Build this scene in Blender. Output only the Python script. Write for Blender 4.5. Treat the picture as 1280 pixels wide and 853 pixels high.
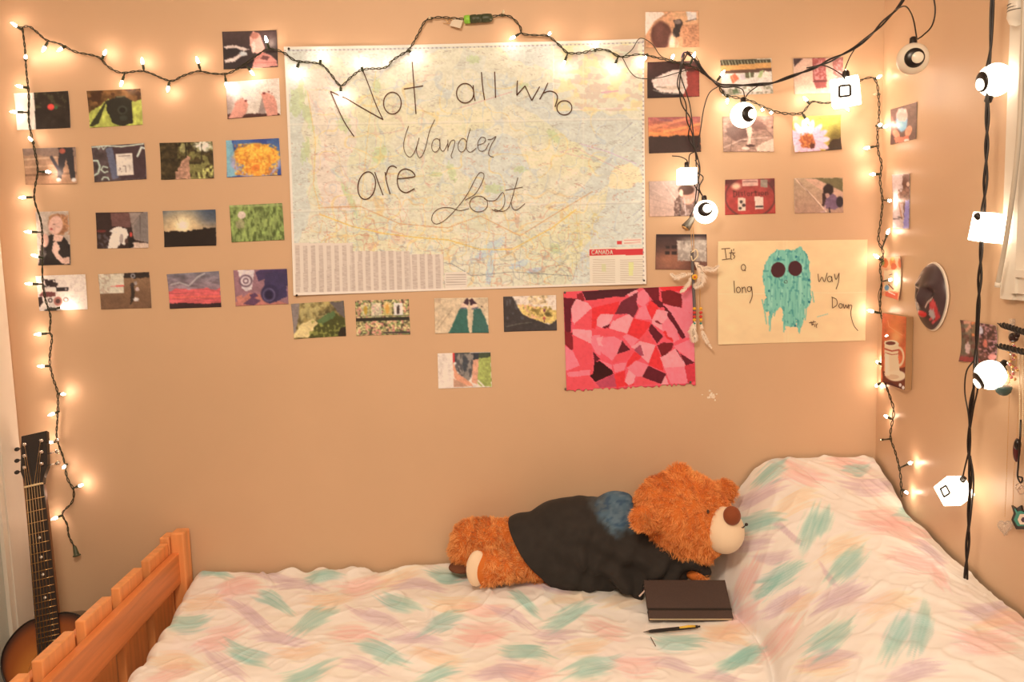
import bpy, bmesh, math, random
import numpy as np
from math import pi, sin, cos, radians, sqrt
from mathutils import Vector, Matrix
sc = bpy.context.scene
for o in list(bpy.data.objects): bpy.data.objects.remove(o)

# ------------------------------------------------------------------ camera
F = 1040.0; DCAM = 2.36; ZC = 1.47
TH = radians(6.3); RO = radians(-1.6)
def _rx(a): return np.array([[1,0,0],[0,cos(a),-sin(a)],[0,sin(a),cos(a)]])
def _rz(a): return np.array([[cos(a),-sin(a),0],[sin(a),cos(a),0],[0,0,1]])
RC = _rx(pi/2-TH) @ _rz(RO)
CAMP = np.array([0.0, -DCAM, ZC])
cd = bpy.data.cameras.new('camera'); cam = bpy.data.objects.new('camera', cd)
sc.collection.objects.link(cam); sc.camera = cam
M4 = Matrix([list(RC[i])+[float(CAMP[i])] for i in range(3)]+[[0,0,0,1]])
cam.matrix_world = M4
cd.sensor_width = 36.0; cd.lens = F/1280*36.0; cd.clip_start = .02

# ------------------------------------------------------------------ world, lamps, exposure
w = bpy.data.worlds.new('World'); sc.world = w; w.use_nodes = True
w.node_tree.nodes['Background'].inputs[0].default_value = (1.0, .72, .48, 1)
w.node_tree.nodes['Background'].inputs[1].default_value = .05
def area(name, loc, target, size, power, col):
    l = bpy.data.lights.new(name, 'AREA'); l.size = size; l.energy = power; l.color = col
    o = bpy.data.objects.new(name, l); sc.collection.objects.link(o); o.location = loc
    o.rotation_euler = (Vector(target)-Vector(loc)).to_track_quat('-Z', 'Y').to_euler(); return o
area('overhead_fill_light', (-.35, -2.0, 2.36), (-.05, -.2, .8), .35, 28, (1.0, .79, .59))  # unseen warm fill light added overhead to brighten bed and wall
area('room_light', (.3, -2.75, 2.0), (0, 0, .9), 1.2, 19, (1.0, .79, .57))
BULB = 66.0; LANT = 5.5
vs = sc.view_settings; sc.display_settings.display_device = 'sRGB'
vs.view_transform = 'Standard'; vs.look = 'None'; vs.gamma = 1; vs.use_curve_mapping = False
vs.exposure = 0.0

# ------------------------------------------------------------------ measuring helpers
def W(px, py, ax, v):
    d = RC @ np.array([(px-640)/F, -(py-426.5)/F, -1.0])
    t = (v-CAMP[ax])/d[ax]
    return CAMP+t*d
def Wv(px, py, ax, v):
    px = np.asarray(px, float); py = np.asarray(py, float)
    d = np.stack([(px-640)/F, -(py-426.5)/F, -np.ones_like(px)], -1) @ RC.T
    t = (v-CAMP[ax])/d[..., ax]
    return CAMP+t[..., None]*d
def proj(P):
    q = (np.asarray(P, float)-CAMP) @ RC
    return 640-F*q[..., 0]/q[..., 2], 426.5+F*q[..., 1]/q[..., 2]
def lin(c):
    c = np.asarray(c, float)/255.0
    return np.where(c <= .04045, c/12.92, ((c+.055)/1.055)**2.4)
TINT = np.array([1.02, 1.24, 1.60])
def alb(c):                       # colour seen under the warm lamps -> surface colour
    v = np.clip(lin(c)*TINT, 0.004, .88); g = v @ np.array([.3, .59, .11])
    return v*.90+g[..., None]*.10
XR = 1.045; XL = -1.432           # side walls

# ------------------------------------------------------------------ noise
def _h(ix, iy, s):
    n = (ix.astype(np.int64)*374761393+iy.astype(np.int64)*668265263+s*1274126177) & 0x7fffffff
    n = ((n ^ (n >> 13))*1274126177) & 0x7fffffff
    n = n ^ (n >> 16)
    return (n & 0xffff)/65535.0
def vn(x, y, s=0):
    x = np.asarray(x, float); y = np.asarray(y, float)
    ix = np.floor(x); iy = np.floor(y); fx = x-ix; fy = y-iy
    fx = fx*fx*(3-2*fx); fy = fy*fy*(3-2*fy)
    a = _h(ix, iy, s); b = _h(ix+1, iy, s); c = _h(ix, iy+1, s); d = _h(ix+1, iy+1, s)
    return (a*(1-fx)+b*fx)*(1-fy)+(c*(1-fx)+d*fx)*fy
def fbm(x, y, s=0, o=3):
    r = 0; a = .5; t = 0
    for k in range(o): r = r+a*vn(x*2**k, y*2**k, s+k*7); t += a; a *= .5
    return r/t
def sst(a, b, x):
    t = np.clip((x-a)/(b-a), 0, 1); return t*t*(3-2*t)

# ------------------------------------------------------------------ painter (flat print on a sheet)
class Paint:
    def __init__(s, X, Y, bg):
        s.X = X; s.Y = Y; s.C = np.tile(np.array(bg, float), (X.size, 1))
    def mix(s, m, c):
        m = np.clip(m, 0, 1)[:, None]; s.C = s.C*(1-m)+np.array(c, float)*m
    def e(s, cx, cy, rx, ry, c, rot=0, soft=.12, a=1.0, rough=0, ring=0):
        dx = s.X-cx; dy = s.Y-cy; r = radians(rot)
        u = (dx*cos(r)+dy*sin(r))/rx; v = (-dx*sin(r)+dy*cos(r))/ry
        d = np.sqrt(u*u+v*v)
        if rough: d = d+rough*(vn(s.X/ (rx*.25), s.Y/(ry*.25), int(cx))-.5)
        m = 1-sst(1-soft, 1+soft, d)
        if ring: m = m*sst(1-ring-soft, 1-ring+soft, d)
        s.mix(m*a, c)
    def p(s, pts, c, a=1.0, rough=0):
        X = s.X; Y = s.Y
        if rough:
            X = X+rough*(vn(s.X/rough/2.5, s.Y/rough/2.5, 3)-.5)*2; Y = Y+rough*(vn(s.X/rough/2.5, s.Y/rough/2.5, 9)-.5)*2
        m = np.zeros(X.shape, bool); n = len(pts)
        for i in range(n):
            x0, y0 = pts[i]; x1, y1 = pts[(i+1) % n]
            if y0 == y1: continue
            k = ((y0 > Y) != (y1 > Y)) & (X < (x1-x0)*(Y-y0)/(y1-y0)+x0)
            m ^= k
        s.mix(m*a, c)
    def l(s, pts, wd, c, a=1.0):
        best = np.full(s.X.shape, 1e9)
        for (x0, y0), (x1, y1) in zip(pts[:-1], pts[1:]):
            dx = x1-x0; dy = y1-y0; L = dx*dx+dy*dy+1e-9
            t = np.clip(((s.X-x0)*dx+(s.Y-y0)*dy)/L, 0, 1)
            best = np.minimum(best, np.hypot(s.X-x0-t*dx, s.Y-y0-t*dy))
        s.mix((1-sst(wd*.35, wd*.65, best))*a, c)
    def g(s, y0, c0, y1, c1, rot=0, a=1.0):
        r = radians(rot); v = s.Y*cos(r)+s.X*sin(r)
        t = np.clip((v-y0)/(y1-y0), 0, 1)[:, None]
        G = np.array(c0, float)*(1-t)+np.array(c1, float)*t; s.C = s.C*(1-a)+G*a
    def n(s, amp, sx, sy=None, seed=1, box=None, o=3):
        f = (fbm(s.X/sx, s.Y/(sy or sx), seed, o)-.5)*2*amp
        if box is not None: f = f*((s.X > box[0]) & (s.X < box[2]) & (s.Y > box[1]) & (s.Y < box[3]))
        s.C = np.clip(s.C*(1+f[:, None]), 0, 255)
    def sp(s, thr, sx, c, seed=1, sy=None, box=None, a=1.0, soft=.06):
        f = fbm(s.X/sx, s.Y/(sy or sx), seed, 3); m = sst(thr-soft, thr+soft, f)
        if box is not None: m = m*((s.X > box[0]) & (s.X < box[2]) & (s.Y > box[1]) & (s.Y < box[3]))
        s.mix(m*a, c)
    def run(s, ops):
        for o in ops:
            k = o[0]; kw = o[-1] if isinstance(o[-1], dict) else {}
            args = o[1:-1] if kw else o[1:]
            getattr(s, k)(*args, **kw)

# ------------------------------------------------------------------ materials
def mat(name, col, rough=.6, spec=.5, metal=0, emit=None, noise=None, bump=None, attr=False, sheen=0, trans=0, alpha=1.0, sub=0):
    m = bpy.data.materials.new(name); m.use_nodes = True; nt = m.node_tree; b = nt.nodes['Principled BSDF']
    b.inputs['Roughness'].default_value = rough; b.inputs['Metallic'].default_value = metal
    b.inputs['Specular IOR Level'].default_value = spec
    if sheen: b.inputs['Sheen Weight'].default_value = sheen; b.inputs['Sheen Roughness'].default_value = .4
    if trans: b.inputs['Transmission Weight'].default_value = trans
    if alpha < 1: b.inputs['Alpha'].default_value = alpha
    if sub: b.inputs['Subsurface Weight'].default_value = sub; b.inputs['Subsurface Scale'].default_value = .01
    c4 = (*[float(x) for x in col], 1)
    b.inputs['Base Color'].default_value = c4
    if attr:
        a = nt.nodes.new('ShaderNodeAttribute'); a.attribute_name = 'Col'
        nt.links.new(a.outputs['Color'], b.inputs['Base Color'])
    elif noise:
        tc = nt.nodes.new('ShaderNodeTexCoord'); mp = nt.nodes.new('ShaderNodeMapping'); nz = nt.nodes.new('ShaderNodeTexNoise'); cr = nt.nodes.new('ShaderNodeValToRGB')
        scl, amp, stretch = noise
        mp.inputs['Scale'].default_value = stretch; nz.inputs['Scale'].default_value = scl; nz.inputs['Detail'].default_value = 4
        cr.color_ramp.elements[0].position = .3; cr.color_ramp.elements[1].position = .7
        cr.color_ramp.elements[0].color = (*[float(x)*(1-amp) for x in col], 1); cr.color_ramp.elements[1].color = (*[min(1, float(x)*(1+amp)) for x in col], 1)
        nt.links.new(tc.outputs['Object'], mp.inputs['Vector']); nt.links.new(mp.outputs['Vector'], nz.inputs['Vector'])
        nt.links.new(nz.outputs['Fac'], cr.inputs['Fac']); nt.links.new(cr.outputs['Color'], b.inputs['Base Color'])
    if bump:
        tc2 = nt.nodes.new('ShaderNodeTexCoord'); nz2 = nt.nodes.new('ShaderNodeTexNoise'); bp = nt.nodes.new('ShaderNodeBump')
        nz2.inputs['Scale'].default_value = bump[0]; nz2.inputs['Detail'].default_value = 3; bp.inputs['Strength'].default_value = bump[1]; bp.inputs['Distance'].default_value = bump[2]
        nt.links.new(tc2.outputs['Object'], nz2.inputs['Vector']); nt.links.new(nz2.outputs['Fac'], bp.inputs['Height']); nt.links.new(bp.outputs['Normal'], b.inputs['Normal'])
    if emit:
        b.inputs['Emission Color'].default_value = (*emit[0], 1); b.inputs['Emission Strength'].default_value = emit[1]
    return m
WALLC = (.645, .450, .296)
M = {}
M['wall'] = mat('wall_paint', WALLC, .55, .4, noise=(3, .03, (1, 1, 1)), bump=(260, .12, .0006))
M['wall_r'] = mat('satin_wall_paint', WALLC, .36, .5, noise=(3, .03, (1, 1, 1)), bump=(90, .10, .0008))
M['white'] = mat('ceiling_paint', (.8, .77, .72), .8)
M['floor'] = mat('floor_wood', (.25, .14, .07), .5, noise=(4, .3, (1, 12, 1)))
M['trim'] = mat('trim_paint', (.78, .74, .66), .35, noise=(8, .05, (1, 1, .2)))
M['doorp'] = mat('door_paint', (.55, .60, .56), .4)
M['wood'] = mat('pine_wood', (.68, .235, .075), .4, noise=(5, .14, (7, .7, 14)))
M['woodv'] = mat('pine_slat_wood', (.80, .34, .125), .4, noise=(5, .14, (8, 12, .8)))
M['photo'] = mat('photo_print', (1, 1, 1), .42, .45, attr=True)
M['paper'] = mat('paper_print', (1, 1, 1), .75, .2, attr=True)
M['cloth'] = mat('duvet_cotton', (1, 1, 1), .85, .15, attr=True, sheen=.15, bump=(900, .15, .0005))
M['ink'] = mat('brown_ink', (.09, .036, .022), .7)
M['wire'] = mat('green_wire', (.022, .024, .012), .5)
M['cord'] = mat('black_cord', (.012, .008, .008), .4)
M['sock'] = mat('green_socket', (.03, .045, .025), .45)
M['bulb'] = mat('warm_bulb', (1, .9, .7), .2, emit=((1.0, .68, .49), BULB))
M['off'] = mat('unlit_bulb', (.75, .72, .55), .15)
M['lant'] = mat('lit_lantern_shade', (.9, .85, .8), .3, emit=((1.0, .83, .62), LANT))
M['lantoff'] = mat('unlit_lantern_shade', (.8, .74, .64), .25, sub=.2)
M['black'] = mat('black_plastic', (.012, .009, .009), .3)
M['shirt'] = mat('black_jersey', (1, 1, 1), .9, .15, attr=True, bump=(1200, .3, .0006), sheen=.05)
M['fur'] = mat('ginger_fur', (1, 1, 1), .85, .2, attr=True, sheen=.2)
M['skin'] = mat('ginger_plush', (.62, .18, .04), .9, .1, bump=(400, .5, .002))
M['cream'] = mat('cream_plush', (.86, .70, .52), .9, .1, sheen=.3, bump=(700, .25, .001))
M['nose'] = mat('brown_velvet', (.25, .07, .03), .8, .15, sheen=.3)
M['note'] = mat('notebook_cover', (.055, .034, .03), .5, noise=(300, .12, (1, 1, 1)))
M['pages'] = mat('notebook_pages', (.8, .7, .5), .8)
M['yellow'] = mat('yellow_plastic', (.75, .5, .05), .4)
M['metal'] = mat('chrome', (.75, .7, .66), .22, metal=1)
M['gold'] = mat('brass_wire', (.7, .45, .2), .3, metal=1)
M['fret'] = mat('fretboard_wood', (.022, .014, .012), .4, noise=(30, .2, (8, 1, 1)))
M['burst'] = mat('sunburst_lacquer', (1, 1, 1), .18, .6, attr=True)
M['head'] = mat('headstock_lacquer', (.018, .012, .012), .25)
M['neck'] = mat('neck_wood', (.2, .09, .04), .4)
M['ivory'] = mat('bone_nut', (.8, .66, .42), .4)
M['pearl'] = mat('pearl_dot', (.85, .82, .75), .2)
M['blackwire'] = mat('black_iron', (.008, .006, .006), .5)
M['feather'] = mat('white_feather', (.88, .78, .68), .9, .1)
M['leather'] = mat('grey_leather_cord', (.13, .12, .13), .7)
M['beady'] = mat('yellow_bead', (.8, .45, .03), .3)
M['beadr'] = mat('red_bead', (.6, .04, .03), .3)
M['beadw'] = mat('pale_bead', (.8, .7, .5), .3)
M['beadp'] = mat('pink_bead', (.6, .2, .2), .2)
M['teal'] = mat('teal_bead', (.03, .30, .25), .4)
M['clear'] = mat('clear_plastic', (.7, .62, .55), .15, alpha=.35)
M['clip'] = mat('tarnished_bell', (.16, .15, .13), .35, metal=.6)
M['lime'] = mat('lime_plastic', (.25, .6, .06), .4)
M['plug'] = mat('green_plug', (.045, .06, .03), .45)
M['canvas'] = mat('canvas_side', (.40, .24, .12), .7)
M['scuff'] = mat('wall_filler', (.85, .78, .68), .8)
M['mask'] = mat('painted_mask', (1, 1, 1), .38, .5, attr=True)
M['matt'] = mat('mattress_ticking', (.75, .7, .62), .9)

# ------------------------------------------------------------------ mesh building
COL = sc.collection
class MB:
    def __init__(s): s.v = []; s.f = []; s.c = []
    def add(s, vs_, fs, col=None):
        b = len(s.v); s.v += [tuple(float(q) for q in p) for p in vs_]; s.f += [tuple(b+i for i in f) for f in fs]
        if col is not None: s.c += [tuple(col)]*len(vs_)
        return s
    def box(s, c, h, R=None, col=None):
        P = []
        for i in (-1, 1):
            for j in (-1, 1):
                for k in (-1, 1):
                    q = Vector((i*h[0], j*h[1], k*h[2]))
                    if R is not None: q = R @ q
                    P.append((c[0]+q[0], c[1]+q[1], c[2]+q[2]))
        return s.add(P, [(0,1,3,2),(4,6,7,5),(0,4,5,1),(2,3,7,6),(0,2,6,4),(1,5,7,3)], col)
    def tube(s, pts, r, n=6, closed=False, col=None):
        P = np.array(pts, float); m = len(P)
        rr = np.full(m, r) if np.isscalar(r) else np.array(r, float)
        T = np.zeros_like(P)
        if closed: T = np.roll(P, -1, 0)-np.roll(P, 1, 0)
        else:
            T[1:-1] = P[2:]-P[:-2]; T[0] = P[1]-P[0]; T[-1] = P[-1]-P[-2]
        T /= np.linalg.norm(T, axis=1)[:, None]+1e-12
        a = np.array([0, 0, 1.0]) if abs(T[0][2]) < .9 else np.array([1.0, 0, 0])
        N = np.cross(T[0], a); N /= np.linalg.norm(N); vs_ = []
        for i in range(m):
            N = N-T[i]*np.dot(N, T[i]); N /= np.linalg.norm(N)+1e-12; B = np.cross(T[i], N)
            for k in range(n):
                an = 2*pi*k/n; vs_.append(P[i]+rr[i]*(cos(an)*N+sin(an)*B))
        fs = []
        for i in range(m if closed else m-1):
            for k in range(n):
                j = (i+1) % m; fs.append((i*n+k, i*n+(k+1) % n, j*n+(k+1) % n, j*n+k))
        if not closed: fs.append(tuple(range(n-1, -1, -1))); fs.append(tuple((m-1)*n+k for k in range(n)))
        return s.add(vs_, fs, col)
    def ell(s, c, r, R=None, seg=20, rings=12, col=None):
        r = (r, r, r) if np.isscalar(r) else r; vs_ = []
        for i in range(rings+1):
            t = pi*i/rings
            for j in range(seg):
                p = 2*pi*j/seg; q = Vector((r[0]*sin(t)*cos(p), r[1]*sin(t)*sin(p), r[2]*cos(t)))
                if R is not None: q = R @ q
                vs_.append((c[0]+q[0], c[1]+q[1], c[2]+q[2]))
        fs = []
        for i in range(rings):
            for j in range(seg):
                a, b_, c_, d = i*seg+j, (i+1)*seg+j, (i+1)*seg+(j+1) % seg, i*seg+(j+1) % seg
                if i == 0: fs.append((a, b_, c_))
                elif i == rings-1: fs.append((a, b_, d))
                else: fs.append((a, b_, c_, d))
        # weld poles
        base = len(s.v); s.add(vs_, fs, col)
        return s
    def lathe(s, prof, Mx=None, n=16, col=None):
        vs_ = []
        for r, z in prof:
            for k in range(n):
                q = Vector((r*cos(2*pi*k/n), r*sin(2*pi*k/n), z)); vs_.append(Mx @ q if Mx is not None else q)
        fs = [(i*n+k, i*n+(k+1) % n, (i+1)*n+(k+1) % n, (i+1)*n+k) for i in range(len(prof)-1) for k in range(n)]
        fs.append(tuple(range(n-1, -1, -1))); fs.append(tuple((len(prof)-1)*n+k for k in range(n)))
        return s.add(vs_, fs, col)
    def prism(s, poly, t, Mx, col=None):          # poly in local x,z, thickness along local y (0..t)
        n = len(poly)
        vs_ = [Mx @ Vector((x, 0, z)) for x, z in poly]+[Mx @ Vector((x, t, z)) for x, z in poly]
        fs = [tuple(range(n)), tuple(range(2*n-1, n-1, -1))]+[(i, i+n, (i+1) % n+n, (i+1) % n) for i in range(n)]
        return s.add(vs_, fs, col)
    def mesh(s, name, m, smooth=True):
        me = bpy.data.meshes.new(name); me.from_pydata(s.v, [], s.f); 
        if len(s.c) == len(s.v) and s.c: setcol(me, np.array(s.c))
        bm = bmesh.new(); bm.from_mesh(me); bmesh.ops.remove_doubles(bm, verts=bm.verts, dist=1e-7) if not s.c else None
        bmesh.ops.recalc_face_normals(bm, faces=bm.faces); bm.to_mesh(me); bm.free()
        if m is not None: me.materials.append(m)
        me.polygons.foreach_set('use_smooth', [smooth]*len(me.polygons)); me.update(); return me
def setcol(me, C):
    a = me.color_attributes.new('Col', 'FLOAT_COLOR', 'POINT')
    C = np.asarray(C, float); 
    if C.shape[1] == 3: C = np.hstack([C, np.ones((len(C), 1))])
    a.data.foreach_set('color', C.astype(np.float32).ravel())
def fastmesh(name, V, Q, m, C=None, smooth=True):
    me = bpy.data.meshes.new(name); V = np.asarray(V, np.float32); Q = np.asarray(Q, np.int32)
    me.vertices.add(len(V)); me.vertices.foreach_set('co', V.ravel())
    k = Q.shape[1]; me.loops.add(Q.size); me.loops.foreach_set('vertex_index', Q.ravel())
    me.polygons.add(len(Q)); me.polygons.foreach_set('loop_start', np.arange(0, Q.size, k, dtype=np.int32))
    me.polygons.foreach_set('use_smooth', np.full(len(Q), smooth, dtype=bool)); me.update(calc_edges=True); me.validate()
    if C is not None: setcol(me, C)
    me.materials.append(m); return me
def put(name, me, parent=None, loc=(0, 0, 0)):
    o = bpy.data.objects.new(name, me); COL.objects.link(o); o.location = loc
    if parent is not None:
        o.parent = parent; wl = Vector(loc)
        o.location = wl-root_loc(parent)
    return o
def root_loc(p):
    l = Vector((0, 0, 0))
    while p is not None: l = l+p.location; p = p.parent
    return l
def part(name, mb, m, parent, smooth=True, label=None):
    o = put(name, mb.mesh(name, m, smooth), parent)
    if label: o['label'] = label
    return o
def tag(o, label, cat, group=None):
    o['label'] = label; o['category'] = cat
    if group: o['group'] = group
    return o
def thing(name, loc, label, cat, group=None):
    o = bpy.data.objects.new(name, None); o.empty_display_size = .03; COL.objects.link(o); o.location = tuple(float(v) for v in loc)
    return tag(o, label, cat, group)
def struct(name, mb, m, smooth=False, parent=None):
    o = put(name, mb.mesh(name, m, smooth), parent)
    if parent is None: o['kind'] = 'structure'
    return o
def gridq(nx, ny):
    i, j = np.meshgrid(np.arange(nx-1), np.arange(ny-1)); a = (j*nx+i).ravel()
    return np.stack([a, a+nx, a+nx+1, a+1], -1)
def catmull(pts, n=8):
    P = np.array(pts, float); P = np.vstack([2*P[0]-P[1], P, 2*P[-1]-P[-2]]); out = []
    for i in range(1, len(P)-2):
        for k in range(n):
            t = k/n; p0, p1, p2, p3 = P[i-1:i+3]
            out.append(.5*((2*p1)+(-p0+p2)*t+(2*p0-5*p1+4*p2-p3)*t*t+(-p0+3*p1-3*p2+p3)*t**3))
    out.append(P[-2]); return np.array(out)
def resample(P, step):
    d = np.r_[0, np.cumsum(np.linalg.norm(np.diff(P, axis=0), axis=1))]; n = max(2, int(d[-1]/step)+1); t = np.linspace(0, d[-1], n)
    return np.stack([np.interp(t, d, P[:, k]) for k in range(3)], -1)

# ------------------------------------------------------------------ room shell
YB = -3.3; ZT = 2.45
def slab(name, lo, hi, m):
    c = [(a+b)/2 for a, b in zip(lo, hi)]; h = [(b-a)/2 for a, b in zip(lo, hi)]
    return struct(name, MB().box(c, h), m)
slab('floor', (XL-.1, YB-.1, -.1), (XR+.1, .1, 0), M['floor'])
slab('ceiling', (XL-.1, YB-.1, ZT), (XR+.1, .1, ZT+.1), M['white'])
slab('wall_back', (XL-.1, 0, 0), (XR+.1, .1, ZT), M['wall'])
slab('wall_right', (XR, YB, 0), (XR+.1, 0, ZT), M['wall_r'])
slab('wall_left', (XL-.1, YB, 0), (XL, 0, ZT), M['wall'])
slab('wall_front', (XL-.1, YB-.1, 0), (XR+.1, YB, ZT), M['wall'])
slab('baseboard_back', (XL, -.012, 0), (XR, 0, .09), M['trim'])
# door in the left wall, close to the corner
dr = put('door_1', MB().box((XL+.004, -.52, 1.0), (.004, .38, 1.0)).mesh('door_1', M['doorp'], False)); dr['kind'] = 'structure'
part('door_casing', MB().box((XL+.011, -.075, 1.03), (.011, .042, 1.03)), M['trim'], dr, False)
part('door_casing', MB().box((XL+.011, -.965, 1.03), (.011, .042, 1.03)), M['trim'], dr, False)
part('door_casing', MB().box((XL+.011, -.52, 2.10), (.013, .49, .042)), M['trim'], dr, False)
part('door_stop', MB().box((XL+.009, -.128, 1.0), (.009, .010, 1.0)), M['trim'], dr, False)
for z in (1.45, .55): part('door_panel', MB().box((XL+.010, -.52, z), (.004, .26, .36)), M['doorp'], dr, False)
# window in the right wall: only its casing edge is in view
wn = put('window_1', MB().box((XR-.003, -1.10, 1.80), (.002, .40, .36)).mesh('window_1', mat('window_pane', (.35, .38, .42), .05), False)); wn['kind'] = 'structure'
def rbox(y0, y1, z0, z1, t, name='window_casing'):
    part(name, MB().box((XR-t/2, (y0+y1)/2, (z0+z1)/2), (t/2, (y1-y0)/2, (z1-z0)/2)), M['trim'], wn, False)
rbox(-.622, -.606, 1.338, 2.28, .012); rbox(-.660, -.622, 1.338, 2.28, .018); rbox(-.676, -.660, 1.352, 2.28, .024)
rbox(-1.60, -.622, 1.338, 1.352, .012); rbox(-1.60, -.660, 1.352, 1.385, .018); rbox(-1.60, -.676, 1.385, 1.40, .024)
rbox(-1.60, -1.524, 1.40, 2.28, .018); rbox(-1.60, -.606, 2.20, 2.28, .02)
rbox(-1.11, -1.08, 1.40, 2.2, .014, 'window_bar')
# blind end cap and its tilt wand
bl = thing('window_blind', (XR-.03, -.62, 1.95), 'white blind end bracket with grey ribs at the top corner of the window', 'blind')
a = W(1271, 12, 0, XR-.02)
mb = MB().lathe([(.001, -.028), (.012, -.024), (.018, -.012), (.018, .02), (.012, .03)], Matrix.Translation(Vector(W(1272, 14, 0, XR-.03))) @ Matrix.Rotation(radians(8), 4, 'X'), 20); part('end_cap', mb, M['trim'], bl)
mb = MB()
for k in range(3): mb.lathe([(.0184, -.001), (.0190, 0), (.0184, .001)], Matrix.Translation(Vector(W(1272, 14, 0, XR-.03))+Vector((0, 0, .001+k*.006))), 20)
part('rib', mb, M['clip'], bl)
part('head_rail', MB().box((XR-.035, -1.05, 2.03), (.022, .39, .028)), M['trim'], bl, False)
wd = thing('tilt_wand', W(1272, 180, 0, XR-.05), 'long pale grey tilt wand hanging beside the window casing', 'blind wand')
part('rod', MB().tube(catmull([W(1281, -30, 0, XR-.045), W(1277, 100, 0, XR-.05), W(1271, 200, 0, XR-.05), W(1259, 290, 0, XR-.045), W(1247, 357, 0, XR-.04)], 8), .0048, 10), mat('wand_plastic', (.55, .5, .42), .3), wd)
part('tip', MB().tube([W(1247.6, 353, 0, XR-.04), W(1246.8, 359, 0, XR-.04)], .0058, 10), M['trim'], wd)

# ------------------------------------------------------------------ bed
ZB = .55
def hump(x, y):
    yy = np.interp(-y, [0, .12, .22, .36, .48, .60, .72, 1.05], [.302, .298, .276, .247, .220, .208, .196, .16])
    xe = .545+.02*np.sin(y*9)-.03*np.clip((-y-.5)*2, 0, 1)
    wd_ = np.interp(-y, [0, .3, .7], [.22, .27, .33])
    t = np.clip((x-xe)/wd_, 0, 1); s = np.sin(t*pi/2)**.85
    fall = 1-np.clip(-y/.2, 0, 1)*.30*np.clip((x-.86)/.185, 0, 1)**1.6
    return yy*s*fall
def bedz(x, y, detail=True):
    x = np.asarray(x, float); y = np.asarray(y, float)
    z = ZB-.006+(.012*(fbm(x*5, y*6, 5, 2)-.5))
    hp = hump(x, y); z = z+hp
    z = z+.026*np.exp(-((x-.03)/.26)**2)*np.exp(-((y+.21)/.11)**2)
    if detail:
        z = z+.013*(fbm(x*7+y*3, y*10, 11, 2)-.5)+.004*(fbm(x*26, y*34, 13, 2)-.5)
        wx = x+.05*fbm(x*6, y*6, 31, 2); wy = y+.05*fbm(x*6, y*6, 41, 2)
        rid = 1-np.abs(2*vn(wx*9+wy*5, wy*11-wx*6, 21)-1); z = z+.009*(np.clip(rid-.72, 0, 1)/.28)**1.5*sst(.35, .8, vn(x*4, y*4, 51))
        rid2 = 1-np.abs(2*vn(wx*22-wy*14, wy*17+wx*9, 61)-1); z = z+.003*np.clip(rid2-.6, 0, 1)/.4
        # long tuck folds: along the foot of the pillows and radiating over them
        k = sst(.0, .05, hp)
        f = np.sin((x*1.6+y*1.1)*34+6*vn(x*3, y*3, 71)); z = z+.0045*k*np.clip(f, 0, 1)**3
        z = z-.016*np.exp(-((x-.548-.02*np.sin(y*9)+.03*np.clip((-y-.5)*2, 0, 1))/.010)**2)*sst(.22, .4, -y)
        z = z-.012*np.exp(-((x-.80+.30*(y+.1))/.008)**2)*sst(.0, .06, -y)*(1-sst(.2, .3, -y))*(hp > .1)
        # gathered bumps along the wall edge
        z = z+.010*np.exp(-(y/.05)**2)*np.sin(x*41+3*np.sin(x*11))*(x < .55)
    return z
def bed_edge_l(y): return -.955+.035*np.clip(-y/.3, 0, 1)+.045*np.clip((-y-.2)/.6, 0, 1)
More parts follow.
